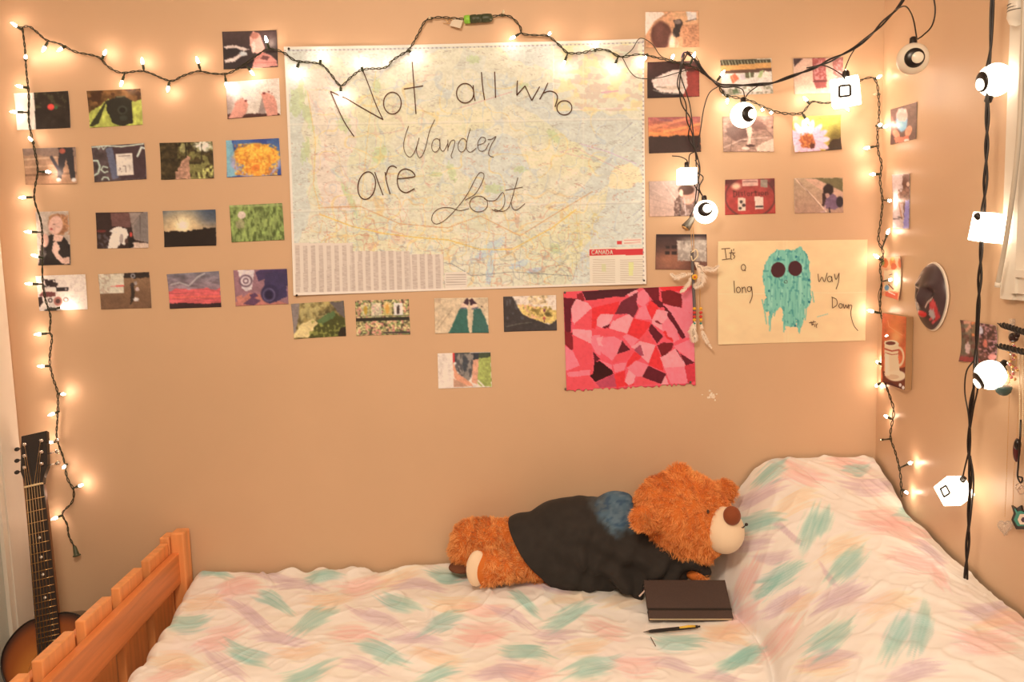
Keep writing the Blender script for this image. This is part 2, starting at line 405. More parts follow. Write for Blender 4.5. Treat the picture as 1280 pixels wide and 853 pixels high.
def duvet():
    nx, ny = 660, 350
    u = np.linspace(0, 1, nx); v = np.linspace(0, 1, ny); U, V = np.meshgrid(u, v)
    Y = -.012-V*1.02; XLft = bed_edge_l(Y)+.012*(vn(Y*25, Y*0+3, 5)-.5); XRt = XR-.012-.05*sst(.15, .5, -Y)*0
    X = XLft+(XRt-XLft)*U
    Z = bedz(X, Y)
    d = np.clip((.035-(X-XLft))/.035, 0, 1); Z -= .05*(1-np.sqrt(np.clip(1-d*d, 0, 1)))
    d = np.clip((.03-(-Y-.012))/.03, 0, 1); Z -= .006*(1-np.sqrt(np.clip(1-d*d, 0, 1)))*(X < .5); Z += .010*(1-sst(.02, .12, -Y))*(X < .5)
    d = np.clip((.03-(1.032+Y))/.03, 0, 1); Z -= .03*(1-np.sqrt(np.clip(1-d*d, 0, 1)))
    # near side and foot side hang down
    m = 40; t = np.linspace(.02, 1, m)[:, None]
    Xf = np.repeat(X[-1:], m, 0); Yf = Y[-1:]-.02*np.sin(t*3)-.012*np.sin(Xf*30)*t; Zf = Z[-1:]*(1-t)+.27*t
    X = np.vstack([X, Xf]); Y = np.vstack([Y, Yf]); Z = np.vstack([Z, Zf]); ny2 = ny+m
    P = np.stack([X, Y, Z], -1).reshape(-1, 3); Q = gridq(nx, ny2)
    # left hanging strip (short)
    base = len(P); Lx = X[:, 0]; Ly = Y[:, 0]; Lz = Z[:, 0]; k = 12; add = []
    for i in range(1, k+1):
        tt = i/k; add.append(np.stack([Lx-.004*np.sin(tt*3), Ly, np.maximum(Lz-.20*tt, .27)], -1))
    P = np.vstack([P]+add); prev = np.arange(ny2)*nx; qs = [Q]
    for i in range(k):
        cur = base+i*ny2+np.arange(ny2); qs.append(np.stack([prev[:-1], cur[:-1], cur[1:], prev[1:]], -1)); prev = cur
    Q = np.vstack(qs)
    px, py = proj(P)
    pt = Paint(px, py, (246, 226, 198))
    pt.sp(.62, 60, (243, 205, 180), 5, 30, a=.45, soft=.2); pt.sp(.62, 60, (238, 215, 215), 15, 30, a=.4, soft=.2)
    TE, LA, PI_, PE = (132, 184, 164), (198, 162, 166), (238, 162, 146), (244, 186, 138)
    rnd = random.Random(4)
    def patch(cx, cy, rx, ry, col, ang, a=.9, streak=1.0):
        dx = px-cx; dy = py-cy; near = np.where((np.abs(dx) < rx*2) & (np.abs(dy) < rx*2))[0]
        if len(near) == 0: return
        r = radians(ang); X_ = dx[near]; Y_ = dy[near]
        # wandering stroke direction
        Y2 = Y_+3*np.sin(X_/rx*2.5+cx)
        uu = (X_*cos(r)+Y2*sin(r)); vv = (-X_*sin(r)+Y2*cos(r))
        s1 = vn(uu/ (rx*.55), vv/1.5, int(cx)+3); s2 = vn(uu/(rx*.9), vv/3.2, int(cy)+9)
        s3 = vn(uu/(rx*1.6), vv/.9, int(cx)+33); d = np.sqrt((uu/rx)**2+(vv/ry)**2)+.55*(s1-.5)+.5*(s2-.5)
        m_ = (1-sst(.45, 1.2, d))*(.42+.30*s1+.42*s3)*a
        m_ = np.clip(m_, 0, 1)[:, None]; pt.C[near] = pt.C[near]*(1-m_)+np.array(col, float)*m_
    def S(ox, oy, sc_, L, col, rx, ry, a=.85):
        for it in L:
            x, y = it[0], it[1]; an = it[2] if len(it) > 2 else rnd.uniform(-18, 12); k_ = it[3] if len(it) > 3 else 1
            patch(ox+x/sc_, oy+y/sc_, rx*k_, ry*k_, col, an, a)
    # flat of the bed
    S(200, 680, 2.909, [(280,165,-10),(215,345,-25),(700,330,5),(730,150,-12),(1150,340,0),(1165,240,0),(40,470)], PI_, 34, 13, .62)
    S(200, 680, 2.909, [(150,215,5),(600,205,-10),(1060,215,5),(60,430,10),(510,390,-10),(1000,410,5),(860,120)], PE, 34, 12, .6)
    S(200, 680, 2.909, [(340,270,35,1.1),(500,155,5),(395,115,8),(430,345,3),(790,270,25,1.1),(940,155,3),(920,345,3),(240,450,40,1.2),(740,450,15),(1230,480,5)], LA, 32, 9, .7)
    S(200, 680, 2.909, [(190,105,5,.8),(410,210,30,.9),(590,120,0,.9),(105,290,-15,1.1),(555,280,-30,1.05),(310,395,22,1.15),(860,210,25,1),(1030,290,-20,1.1),(815,400,15,1.15),(1040,115,5,.9),(530,475,-20,1.3),(1010,482,-15,1.2)], TE, 30, 11, .80)
    S(600, 680, 3.556, [(560,370,10),(30,390,0),(700,540,5),(230,575,5),(1160,330,-40)], PI_, 34, 14, .55)
    S(600, 680, 3.556, [(400,245,-10),(470,460,-20),(1090,410,15),(640,250)], PE, 30, 11, .55)
    S(600, 680, 3.556, [(290,190,4),(320,400,5,1.1),(150,330,30),(130,560,0,1.2),(870,540,8),(1070,600,5)], LA, 32, 9, .7)
    S(600, 680, 3.556, [(200,265,35,.8),(390,325,-20,1.1),(215,485,10,1.15),(490,555,-20,1.3),(880,440,8,1.15),(1150,510,-25,1.2),(1280,190,-40,.8)], TE, 30, 11, .80)
    # over the pillows
    S(880, 560, 2.9125, [(360,90,20),(640,260,10),(760,410,5),(270,700,-50,1.1),(1020,700,5,1.2),(520,60,5,.8),(150,500,-65),(860,480,60,.6),(720,300,10),(1120,640,5)], PI_, 38, 15, .62)
    S(880, 560, 2.9125, [(330,200,-20),(500,370,-25),(680,570,-20,1.1),(430,790,-15,1.1),(1080,620,-12),(90,670,5,.9),(340,560,-20,.8)], PE, 36, 14, .6)
    S(880, 560, 2.9125, [(200,175,-20,1.1),(600,140,5,1.2),(500,550,-28,1.25),(290,560,-25,1.1),(250,395,-8,.9),(460,770,-5,1.1),(1020,590,-5,1.2),(830,380,30,.8),(300,310,30,.6),(180,350,0,.9),(770,820,-10,1.2),(450,460,50,.5)], LA, 34, 11, .72)
    S(880, 560, 2.9125, [(240,100,-35,.95),(200,270,-5,1.05),(385,300,-68,1.0),(430,270,-72,.8),(290,460,-22,1.1),(520,430,-50,1.15),(450,690,-38,1.3),(700,690,-62,1.25),(790,670,-75,1.1),(150,765,-25,.9),(740,240,-5,.7),(560,75,-10,.6)], TE, 30, 13, .80)
    # continuing pattern nearer than the frame's lower edge
    for i in range(80):
        patch(rnd.uniform(0, 1500), rnd.uniform(880, 1500), rnd.uniform(35, 60), rnd.uniform(14, 22), rnd.choice([TE, LA, PI_, PE]), rnd.uniform(-30, 20), .75)
    o = put('duvet', fastmesh('duvet', P, Q, M['cloth'], np.clip(alb(pt.C), 0, .9)))
    tag(o, 'white duvet with teal, pink and lavender brush strokes spread over bed and pillows', 'duvet')
duvet()
mt = tag(put('mattress', MB().box((.045, -.53, .385), (.965, .485, .10)).mesh('mattress', M['matt'], False)), 'plain pale mattress lying under the brush stroke duvet', 'mattress')
# bed frame of pine with slatted footboard
fb = thing('bed_frame', (.03, -.5, 0), 'orange pine bed frame with slatted footboard beside the guitar', 'bed')
FX0, FX1 = -.980, -.955       # inner rail runs very slightly askew
def fx(y): return FX0+(FX1-FX0)*np.clip(-y/.74, 0, 1.3)
def bev(mb, name, m, parent, wdt=.003):
    o = part(name, mb, m, parent, False); b = o.modifiers.new('b', 'BEVEL'); b.width = wdt; b.segments = 2; b.limit_method = 'ANGLE'; return o
Rsk = Matrix.Rotation(math.atan2(.025, .74), 3, 'Z')
zr1 = ZC-.835; zr0 = ZC-.927
# inner rail, outer rail
bev(MB().box((fx(-.52), -.54, (zr0+zr1)/2), (.011, .485, (zr1-zr0)/2), Rsk), 'rail', M['wood'], fb)
bev(MB().box((fx(-.52)-.048, -.54, (zr0+zr1)/2-.002), (.010, .485, (zr1-zr0)/2), Rsk), 'rail', M['wood'], fb)
bev(MB().box((fx(-.52), -.54, .30), (.011, .485, .07), Rsk), 'rail', M['wood'], fb)
# posts
pz = ZC-.7776
bev(MB().box((fx(0)+.010, -.040, pz/2), (.019, .025, pz/2)), 'post', M['woodv'], fb, .004)
bev(MB().box((fx(0)-.024, -.044, pz/2-.005), (.014, .026, pz/2-.005)), 'post', M['woodv'], fb, .004)
bev(MB().box((fx(-1.06)+.006, -1.055, pz/2), (.019, .025, pz/2)), 'post', M['woodv'], fb, .004)
bev(MB().box((fx(-1.06)-.028, -1.055, pz/2-.005), (.014, .026, pz/2-.005)), 'post', M['woodv'], fb, .004)
for i in range(5):
    y1 = -.075-i*.182; y0 = y1-.136; ym = (y0+y1)/2
    top = zr1+.034
    bev(MB().box((fx(ym)-.0245, ym, (top+.22)/2), (.0115, .068, (top-.22)/2), Rsk), 'slat', M['woodv'], fb, .003)
# side rails, bed slats and head posts under the duvet
bev(MB().box((.04, -1.045, .24), (.95, .012, .05)), 'side_rail', M['wood'], fb)
bev(MB().box((.04, -.035, .24), (.95, .012, .05)), 'side_rail', M['wood'], fb)
for i in range(9): bev(MB().box((-.8+i*.21, -.54, .272), (.035, .49, .008)), 'bed_slat', M['woodv'], fb)
bev(MB().box((1.012, -.06, .2), (.02, .025, .2)), 'leg', M['woodv'], fb); bev(MB().box((1.012, -1.04, .2), (.02, .025, .2)), 'leg', M['woodv'], fb)

# ------------------------------------------------------------------ sheets on the walls
def sheet(name, quad, nx, ny, ops, xf, mt_, label, cat, group=None, ax=1, val=0.0, off=.0012, curl=0, bg=(128, 128, 128), rag=0, painter=None, loc=None):
    """a thin printed sheet lying on a wall plane; quad = its four corners as measured"""
    u = np.linspace(0, 1, nx); v = np.linspace(0, 1, ny); U, V = np.meshgrid(u, v); q = np.array(quad, float)
    B = (q[0]*(1-U[..., None])*(1-V[..., None])+q[1]*U[..., None]*(1-V[..., None])+q[2]*U[..., None]*V[..., None]+q[3]*(1-U[..., None])*V[..., None])
    if rag:
        B[..., 1] += rag*(vn(U*60, U*0, 3)-.5)*2*(V > .999)
    sgn = -1
    P = Wv(B[..., 0], B[..., 1], ax, val)
    rs = random.Random(int(q[0][0]*7+q[0][1]))
    lift = off+curl*(np.abs(2*U-1)**3*np.abs(2*V-1)**2)*np.where(U > .5, rs.uniform(.3, 1), rs.uniform(.3, 1))+curl*.4*(fbm(U*2.5, V*2, rs.randint(1, 99), 2)-.3)
    lift = np.maximum(lift, off)
    P[..., ax] -= lift
    C = Paint((B[..., 0].ravel()-xf[0])*xf[2], (B[..., 1].ravel()-xf[1])*xf[2], bg)
    if painter: painter(C)
    else: C.run(ops)
    if name == 'photo_print':          # soften edges and give the flat print some tonal variety
        T = C.C.reshape(ny, nx, 3)
        for _ in range(1):
            E_ = np.pad(T, ((1, 1), (1, 1), (0, 0)), mode='edge'); T = (E_[1:-1, 1:-1]*2+E_[:-2, 1:-1]+E_[2:, 1:-1]+E_[1:-1, :-2]+E_[1:-1, 2:])/6
        T = T.reshape(-1, 3); f_ = .20*(fbm(C.X/22, C.Y/18, rs.randint(1, 999), 3)-.5)+.15*(fbm(C.X/7, C.Y/7, rs.randint(1, 999), 2)-.5)
        C.C = np.clip(T*(1+f_[:, None])+4, 0, 255)
    Pf = P.reshape(-1, 3); n = nx*ny
    bi = np.concatenate([np.arange(nx), np.arange(1, ny)*nx+nx-1, (ny-1)*nx+np.arange(nx-2, -1, -1), np.arange(ny-2, 0, -1)*nx])
    back = Pf[bi].copy(); back[:, ax] += .0006
    V_ = np.vstack([Pf, back]); Q = gridq(nx, ny); kk = n+np.arange(len(bi))
    sk = np.stack([bi, np.roll(bi, -1), np.roll(kk, -1), kk], -1)
    Cc = np.vstack([alb(C.C), np.tile(alb((235, 215, 190)), (len(bi), 1))])
    me = fastmesh(name, V_, np.vstack([Q, sk]), mt_, Cc)
    ctr = Pf.mean(0); me.transform(Matrix.Translation(-Vector(ctr)))
    o = put(name, me); o.location = Vector(ctr); tag(o, label, cat, group); return o
def strokes(lines, xf, ax, val, r, nsm=4):
    mb = MB()
    for ln in lines:
        P = np.array([W(xf[0]+x/xf[2], xf[1]+y/xf[2], ax, val) for x, y in ln])
        if len(P) > 2: P = catmull(P, nsm)
        mb.tube(P, r, 5)
    return mb
def oval(cx, cy, rx, ry, rot=0, n=18, a0=0, a1=360):
    o = []; r = radians(rot)
    for k in range(n+1):
        t = radians(a0+(a1-a0)*k/n); x = rx*cos(t); y = ry*sin(t); o.append((cx+x*cos(r)-y*sin(r), cy+x*sin(r)+y*cos(r)))
    return o
XA = (0, 0, 3.5556); XB = (0, 200, 3.5556); XC = (340, 0, 4.2667); XD = (600, 0, 4.2667); XE = (340, 180, 4.2667); XF = (600, 180, 4.2667)
XG = (340, 340, 4.2667); R1 = (780, 0, 4.0); R2 = (780, 140, 4.0); R3 = (780, 290, 4.0); XM = (1095, 310, 8.53); XK = (1090, 380, 7.109); PXX = (0, 0, 1.0)

# --- the road map
def paint_map(c):
    X, Y = c.X, c.Y                                     # photo pixels
    c.C[:] = (222, 214, 184)
    f = fbm(X/60, Y/50, 4, 4); c.mix(sst(.45, .62, f)*.5, (232, 218, 168)); f = fbm(X/45, Y/40, 14, 4); c.mix(sst(.5, .64, f)*.35, (205, 205, 165))
    sea = (209, 208, 190)
    c.p([(355,55),(400,58),(385,90),(372,115),(382,150),(376,165),(388,210),(382,240),(392,262),(385,280),(370,310),(355,312)], sea, rough=4)
    c.p([(400,58),(520,56),(560,62),(500,75),(470,95),(430,78)], sea, .8, rough=5)
    c.p([(690,55),(690,90),(640,75),(620,55)], sea, rough=4)
    c.p([(560,185),(600,165),(650,170),(660,205),(640,235),(625,260),(600,240),(575,215),(555,205)], sea, rough=6)       # great bay
    c.p([(640,128),(700,100),(730,140),(820,150),(820,360),(715,355),(722,320),(735,300),(760,250),(765,228),(745,245),(700,260),(745,215),(760,200),(735,190),(715,175),(680,150)], sea, rough=5)
    c.p([(600,90),(640,95),(655,120),(625,140),(600,120)], sea, .6, rough=5)
    c.p([(575,60),(610,70),(600,95),(570,85)], sea, .5, rough=5)
    c.p([(800,210),(803,225),(780,238),(765,235),(760,222),(770,210),(785,205)], (232, 216, 172), rough=3)
    c.p([(395,190),(420,215),(440,262),(410,262),(398,240)], (230, 208, 188), .8, rough=6)
    c.p([(380,85),(430,100),(450,150),(430,230),(400,200),(385,130)], (228, 208, 188), .65, rough=8)
    for e in [(372,125,9,22,10),(385,145,5,20,-20),(382,190,5,15,10),(430,155,8,10,0),(475,193,9,12,20),(471,107,5,9,0),(592,75,8,5,0),(565,215,5,12,-15),(618,236,12,6,0),(438,250,4,22,-25),(692,170,5,10,-40),(694,312,7,7,0),(650,212,8,4,0),(545,218,9,3,0),(655,108,6,4,0)]:
        c.e(e[0], e[1], e[2], e[3], (186, 200, 142), rot=e[4], rough=.8, a=.6)
    for e in [(612,312,20,7,-35),(612,335,4,13,10),(612,345,4,12,15),(650,330,13,4,-20),(668,338,10,3,-15),(600,262,6,5,0)]:
        c.e(e[0], e[1], e[2], e[3], (196, 206, 212), rot=e[4], rough=.5)
    c.g(0, (0,0,0), 1, (0,0,0), a=0)
    # road and river networks (ridges of noise)
    def net(s_, sx, wd_, col, a, box=None):
        u = X+6*fbm(X/14, Y/14, s_+40, 2); v = Y+6*fbm(X/14, Y/14, s_+50, 2)
        r = np.abs(vn(u/sx, v/sx, s_)-.5); m = (1-sst(wd_*.35, wd_*.9, r))*a
        if box is not None: m = m*sst(0, 25, X-box[0])*sst(0, 25, box[2]-X)*sst(0, 20, Y-box[1])*sst(0, 10, box[3]-Y)
        c.mix(m*.85, col)
    net(1, 16, .035, (226, 180, 110), .55, (380,230,740,375)); net(2, 11, .045, (205, 130, 100), .42, (380,240,740,375)); net(3, 13, .04, (150, 150, 150), .45, (380,280,740,375))
    net(4, 20, .03, (214, 168, 150), .45, (370,80,560,310)); net(5, 26, .03, (235, 200, 120), .55, (380,90,760,330)); net(6, 12, .05, (170, 185, 195), .4, (380,80,790,340))
    net(7, 9, .05, (216, 180, 60), .35, (690,250,770,345)); net(8, 10, .05, (190, 110, 90), .35, (390,250,520,310)); net(9, 9, .06, (120, 130, 120), .3, (560,290,740,358))
    # trans-continental highways
    c.l([(400,268),(440,283),(480,292),(520,297),(560,300),(600,312),(640,312),(690,285),(720,262)], 1.6, (230, 190, 80), .75)
    c.l([(398,260),(450,258),(500,280),(560,285),(600,270),(650,295),(690,270),(740,240)], 1.3, (210, 150, 90), .6)
    c.l([(385,115),(395,180),(392,230),(400,262)], 1.2, (226, 186, 100), .6); c.l([(470,90),(462,150),(455,220),(450,270)], 1.0, (226, 186, 100), .5)
    c.l([(740,200),(700,190),(720,185),(760,205),(780,215)], 1.0, (214, 160, 160), .5); c.l([(520,325),(565,330),(590,345),(640,340),(715,345)], 1.1, (90, 100, 110), .45)
    c.l([(575,135),(640,115)], 1.2, (214, 150, 150), .5); c.l([(725,180),(760,190),(795,205)], 1.2, (205, 160, 190), .5)
    c.n(.07, 2.4, 2.0, 7); c.n(.05, 9, 6, 17)
    # tiny place names
    f = vn(X/2.2, Y/.9, 77)*vn(X/9, Y/3.6, 78); c.mix(sst(.5, .62, f)*.28, (130, 115, 108))
    f = vn(X/2.0, Y/.9, 87)*vn(X/8, Y/3.2, 88); c.mix(sst(.55, .65, f)*.3*(Y > 180), (190, 110, 90))
    for k, (x0, y0) in enumerate([(770,160),(778,172),(790,260),(793,268)]):
        c.l([(x0, y0+10), (x0+20, y0-6)], 1.0, (140, 145, 165), .35)
    # inset upper right
    m = ((X > 692) & (X < 803) & (Y < 139)); c.mix(m*.55, (222, 216, 186)); c.l([(692,56),(692,138),(804,135)], 1.5, (240, 226, 208)); f = fbm(X/8, Y/6, 99, 3); c.mix(m*sst(.5, .62, f)*.45, (206, 168, 150)); c.mix(m*sst(.52, .6, fbm(X/12, Y/10, 109, 3))*.5, (236, 214, 140)); c.l([(752,116),(772,114)], 2, (222, 160, 170), .7)
    # index tables lower left
    tb = ((X > 364) & (X < 441) & (Y > 304)) | ((X > 364) & (X < 512) & (Y > 314)) | ((X > 364) & (X < 554) & (Y > 318)) 
    c.mix(tb*1.0, (226, 206, 184))
    col_ = np.abs(((X-368-(Y-305)*.03)/9.7) % 1-.42) < .28
    row = vn(X/3, Y/.8, 12)
    c.mix(tb*col_*(.12+.38*row)*(Y > 307)*(Y < 365), (150, 128, 118))
    for x in (441, 512, 554): c.l([(x, 306 if x < 450 else 316), (x+2, 366)], 1, (190, 170, 155), .6)
    c.p([(556,341),(583,340),(584,359),(557,360)], (228, 210, 188)); 
    for y in (344, 347, 350, 353, 356): c.l([(558, y), (582, y-.5)], 1.0, (150, 135, 125), .7)
    # legend lower right
    c.p([(736,310),(806,309),(807,356),(737,356)], (228, 212, 186)); c.p([(736.5,312),(806,311),(806.5,318.6),(737,319.8)], (214, 52, 58))
    for k in range(11):
        y = 325+k*2.8; c.l([(741, y), (768, y-.3)], .9, (170, 150, 130), .55); c.l([(775, y), (803, y-.3)], .9, (170, 150, 130), .55)
    c.p([(785,328),(791,328),(791,345),(785,345)], (222, 222, 130), .7); c.p([(752,330),(757,330),(757,340),(752,340)], (200, 200, 140), .6)
    c.p([(771,301),(777,301),(777,306),(771,306)], (214, 60, 62)); c.p([(778,299),(802,298),(802,306),(778,306.5)], (230, 212, 190)); c.l([(780,301),(800,300)], .8, (214, 120, 110)); c.l([(780,304),(800,303)], .8, (214, 120, 110))
    # border with ticks, folds
    q = [(357,60),(805,50),(806,355),(368,369)]
    for a_, b_ in zip(q, q[1:]+q[:1]): c.l([a_, b_], 5, (238, 220, 200))
    c.l([(362,64),(802,54)], 1.6, (190, 185, 185), .6); c.mix((np.abs(Y-(64-.0223*(X-362))) < 1)*(np.sin(X*1.2) > .2)*.5, (120, 115, 120)); c.mix((np.abs(X-803.5) < 1)*(np.sin(Y*1.1) > .3)*.5, (120, 115, 120))
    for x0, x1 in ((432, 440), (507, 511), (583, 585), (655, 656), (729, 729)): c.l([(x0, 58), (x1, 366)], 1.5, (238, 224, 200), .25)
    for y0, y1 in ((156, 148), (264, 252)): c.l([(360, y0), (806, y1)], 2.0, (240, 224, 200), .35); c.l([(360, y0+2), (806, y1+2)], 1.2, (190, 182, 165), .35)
MQ = [(356,59.5),(804.5,49.5),(807,355),(368,369.5)]
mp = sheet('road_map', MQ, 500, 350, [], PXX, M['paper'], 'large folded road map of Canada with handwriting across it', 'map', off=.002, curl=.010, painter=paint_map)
YM = -.0062
def words(parent, xf, y, sets):
    for w_, r_, lines in sets:
        o_ = part('signature' if w_ == 'signature' else 'handwritten_word', strokes(lines, xf, 1, y, r_), M['ink'], parent, label='handwritten signature' if w_ == 'signature' else 'handwritten word '+w_)
        if w_ == 'signature': o_['kind'] = 'stuff'
wn_ = [[(437,728),(380,640),(312,488)],[(312,488),(395,525),(480,575),(592,638)],[(592,638),(555,560),(510,440),(478,362)],
    oval(642,550,47,58),[(748,330),(757,460),(768,608)],[(703,475),(806,458)],oval(1030,497,46,52),[(1073,455),(1076,500),(1083,538)],[(1117,385),(1122,450),(1133,533)],[(1187,383),(1190,450),(1192,522)]]
words(mp, XC, YM, [("Not", .0015, wn_[:6]), ("all", .0015, wn_[6:])])
words(mp, XD, YM, [("who", .0015, [[(200,430),(197,470),(196,508)],[(196,508),(240,458)],[(240,458),(276,536)],[(276,536),(318,462)],[(362,442),(345,480),(318,530)],[(335,497),(370,486),(400,495),(413,520),(400,570)],oval(450,575,40,38)])])
words(mp, XC, YM, [("Wander", .0009, [[(728,672),(712,720),(702,770),(710,815),(735,838),(758,815),(775,770),(785,735)],[(785,735),(770,800),(788,842),(815,800),(840,700),(868,638)],oval(874,775,22,36,10),[(895,740),(897,790),(915,806),(938,765)],[(938,745),(938,805)],[(938,790),(955,752),(975,752),(965,800),(955,830),(962,845)],oval(1015,775,22,36,10),[(1058,685),(1042,740),(1036,790),(1058,812),(1090,790)],
    [(1095,775),(1130,762),(1138,738),(1115,733),(1097,765),(1105,802),(1135,802),(1158,762)],[(1150,745),(1172,742),(1195,728),(1168,775),(1155,815),(1162,832),(1182,838)]])])
words(mp, XE, YM, [("are", .0015, [oval(505,222,46,74,10),[(548,150),(565,200),(592,273)],[(603,150),(612,205),(630,268)],[(606,170),(622,127),(645,117),(665,128)],[(672,185),(720,181),(762,172),(745,145),(710,133),(680,150),(668,195),(680,240),(715,260),(760,238)]])])
lost = strokes([[(1050,345),(1000,355),(950,340),(900,342),(862,368),(852,408),(880,427),(930,400),(1000,325),(1045,262),(1085,185),(1108,153),(1130,162),(1122,200),(1085,265),(1030,300)],oval(1102,320,48,42),[(1130,290),(1155,303),(1195,298),(1230,258),(1242,300),(1230,340),(1200,360),(1172,348)]], XE, 1, YM, .0009); k_ = strokes([[(202,178),(185,240),(165,310),(148,345),(118,360),(75,348)],[(135,247),(228,230)],[(165,310),(175,345),(200,350),(240,318)]], XF, 1, YM, .0009); lost.add(k_.v, k_.f); part("handwritten_word", lost, M["ink"], mp, label="handwritten word Lost")
cx0 = 739.5
LET = {'C': [[(4,1.2),(2.8,0),(1,.6),(.2,3),(.8,5.6),(2.6,6),(4,5)]], 'A': [[(0,6),(2,0)],[(2,0),(4,6)],[(.8,4),(3.2,4)]], 'N': [[(0,6),(0,0)],[(0,0),(4,6)],[(4,6),(4,0)]], 'D': [[(0,0),(0,6),(2.4,5.6),(4,3),(2.4,.3),(0,0)]]}
mbc = MB(); x = cx0
for ch in 'CANADA':
    for ln in LET[ch]:
        P = np.array([W(x+a_*.85, 312.9+b_*.88, 1, -.0065) for a_, b_ in ln]); mbc.tube(P, .0011, 4)
    x += 4.6
pt_ = part('printed_title', mbc, mat('white_print', (.85, .8, .75), .7), mp, label='white printed word CANADA on the red legend bar')
def pin(px, py, parent, m, y=-.006):
    c = W(px, py, 1, y); part('pushpin', MB().ell(c, (.0035, .0035, .0035), seg=10, rings=6).tube([c, c+np.array([0, .005, 0])], .001, 5), m, parent)
for q in ((361,61),(371,369.5),(805,351)): pin(*q, mp, M['black'], -.010)

# --- photo prints
GP = 'photo prints stuck on the walls'
def ph(quad, xf, bg, ops, label, ax=1, val=0.0, nx=80, ny=54, curl=.003, off=.0012):
    return sheet('photo_print', quad, nx, ny, ops, xf, M['photo'], label, 'photo', GP, ax, val, off, curl, bg)
D_ = dict
BK = (42, 32, 30)
ph([(18,117),(86,114),(89,160),(22,163)], XA, (244,226,200), [('p',[(152,400),(310,400),(322,580),(160,580)],(40,30,24)),('sp',.62,18,(70,62,38),3,D_(box=(150,400,320,480))),('n',.25,20,D_(box=(152,400,320,580))),('e',250,478,8,8,(60,100,60)),('e',227,476,15,14,(246,66,56))],
   'square dark photo with one red light and a white side strip')
ph([(109,114),(176,111),(179,156),(113,160)], XA, (110,72,34), [('n',.5,24),('sp',.55,22,(70,40,22),2,D_(box=(380,395,640,470))),('p',[(395,500),(430,480),(480,440),(600,450),(640,440),(640,560),(400,570)],(178,182,70),D_(rough=4)),('n',.25,14,40,5,D_(box=(380,470,640,570))),
   ('p',[(470,450),(520,430),(560,430),(588,450),(590,545),(545,560),(500,545),(480,500)],(38,36,28),D_(rough=4)),('e',545,490,22,20,(58,58,44)),('e',545,490,14,12,(24,24,20)),('e',550,525,18,12,(50,52,40)),('p',[(470,450),(475,450),(440,550),(410,565),(400,560)],(46,48,26)),('l',[(520,432),(560,428)],5,(90,88,60))],
   'photo of a black camera lying on bright green cloth')
ph([(29,186),(95,184),(97,230),(33,231)], XA, (176,132,100), [('p',[(100,650),(345,650),(345,700),(100,690)],(120,98,88),D_(rough=5)),('g',650,(150,118,96),830,(190,130,84),0,.5),('l',[(105,710),(250,700)],8,(210,170,130),.8),('l',[(105,745),(260,735)],8,(206,160,120),.8),('l',[(105,780),(340,770)],10,(120,84,60),.8),
   ('p',[(262,655),(325,655),(338,800),(318,800),(296,705),(272,800),(255,795),(262,700)],(48,42,44),D_(rough=3)),('e',278,672,14,12,(170,80,60)),('e',262,800,11,9,(225,210,196)),('e',330,800,11,9,(225,210,196)),('l',[(230,700),(265,760)],14,(64,58,62))],
   'photo of dark jeans and sneakers standing on wooden steps')
ph([(115,183),(181,179),(184,224),(119,228)], XA, (78,62,62), [('n',.5,24),('p',[(480,650),(520,640),(650,640),(650,790),(540,800)],(70,48,52),D_(rough=4)),('p',[(470,660),(500,655),(530,790),(500,800)],(98,100,120)),('l',[(412,655),(470,648),(540,652),(640,640)],7,(206,214,190),.9),('l',[(430,645),(440,665),(450,645),(460,665),(480,645)],4,(200,210,190)),('l',[(612,695),(630,655),(645,660)],9,(214,220,204)),
   ('l',[(415,715),(435,715),(445,740),(438,770),(418,782)],8,(190,204,180)),('l',[(478,745),(460,740),(450,755),(465,768),(480,762)],6,(190,204,180)),('l',[(455,800),(462,788),(480,790),(486,800)],6,(190,204,180)),('p',[(516,684),(590,682),(597,778),(523,781)],(228,210,190)),('l',[(548,740),(560,738),(560,765)],2.5,(110,90,90)),('l',[(575,735),(577,765)],2.5,(110,90,90)),('l',[(530,695),(580,692)],3,(120,100,96)),('l',[(530,760),(534,745),(540,765)],2,(110,90,90))],
   'photo of a white paper note over chalk graffiti on dark wall')
ph([(200,179),(266,177),(268,223),(202,225)], XA, (58,46,24), [('n',.7,14),('sp',.5,20,(130,124,62),4,D_(box=(830,630,950,800),a=.9)),('sp',.48,16,(90,82,40),9,D_(box=(790,630,900,720))),('e',905,650,35,22,(232,226,196),D_(rough=.7,soft=.4)),('e',815,660,14,20,(160,150,90),D_(rough=.6)),('sp',.55,14,(196,190,100),6,D_(box=(880,740,950,800))),('p',[(775,800),(800,730),(830,690),(850,700),(840,740),(852,800)],(178,128,100),D_(rough=6)),('l',[(826,635),(828,700)],5,(40,32,20)),('l',[(897,640),(897,720)],4,(44,36,24)),('n',.3,8)],
   'photo of a brown forest path between dark trees')
ph([(283,176),(349,173),(352,219),(284,222)], XA, (60,96,150), [('sp',.5,30,(40,70,140),4),('p',[(1005,625),(1030,622),(1060,780),(1010,790)],(120,176,190)),('e',1135,720,108,72,(170,160,186),D_(rough=.15)),('e',1140,712,96,62,(120,130,170)),('e',1140,690,96,50,(244,170,34),D_(rough=.35)),('e',1145,740,60,42,(240,150,24),D_(rough=.4)),('sp',.55,9,(206,110,20),8,D_(box=(1045,640,1235,780),a=.75)),('sp',.6,8,(252,200,60),18,D_(box=(1045,640,1235,780),a=.8)),('e',1138,745,20,14,(230,120,20),D_(rough=.5))],
   'photo of yellow dandelion heads in a pale bowl on blue')
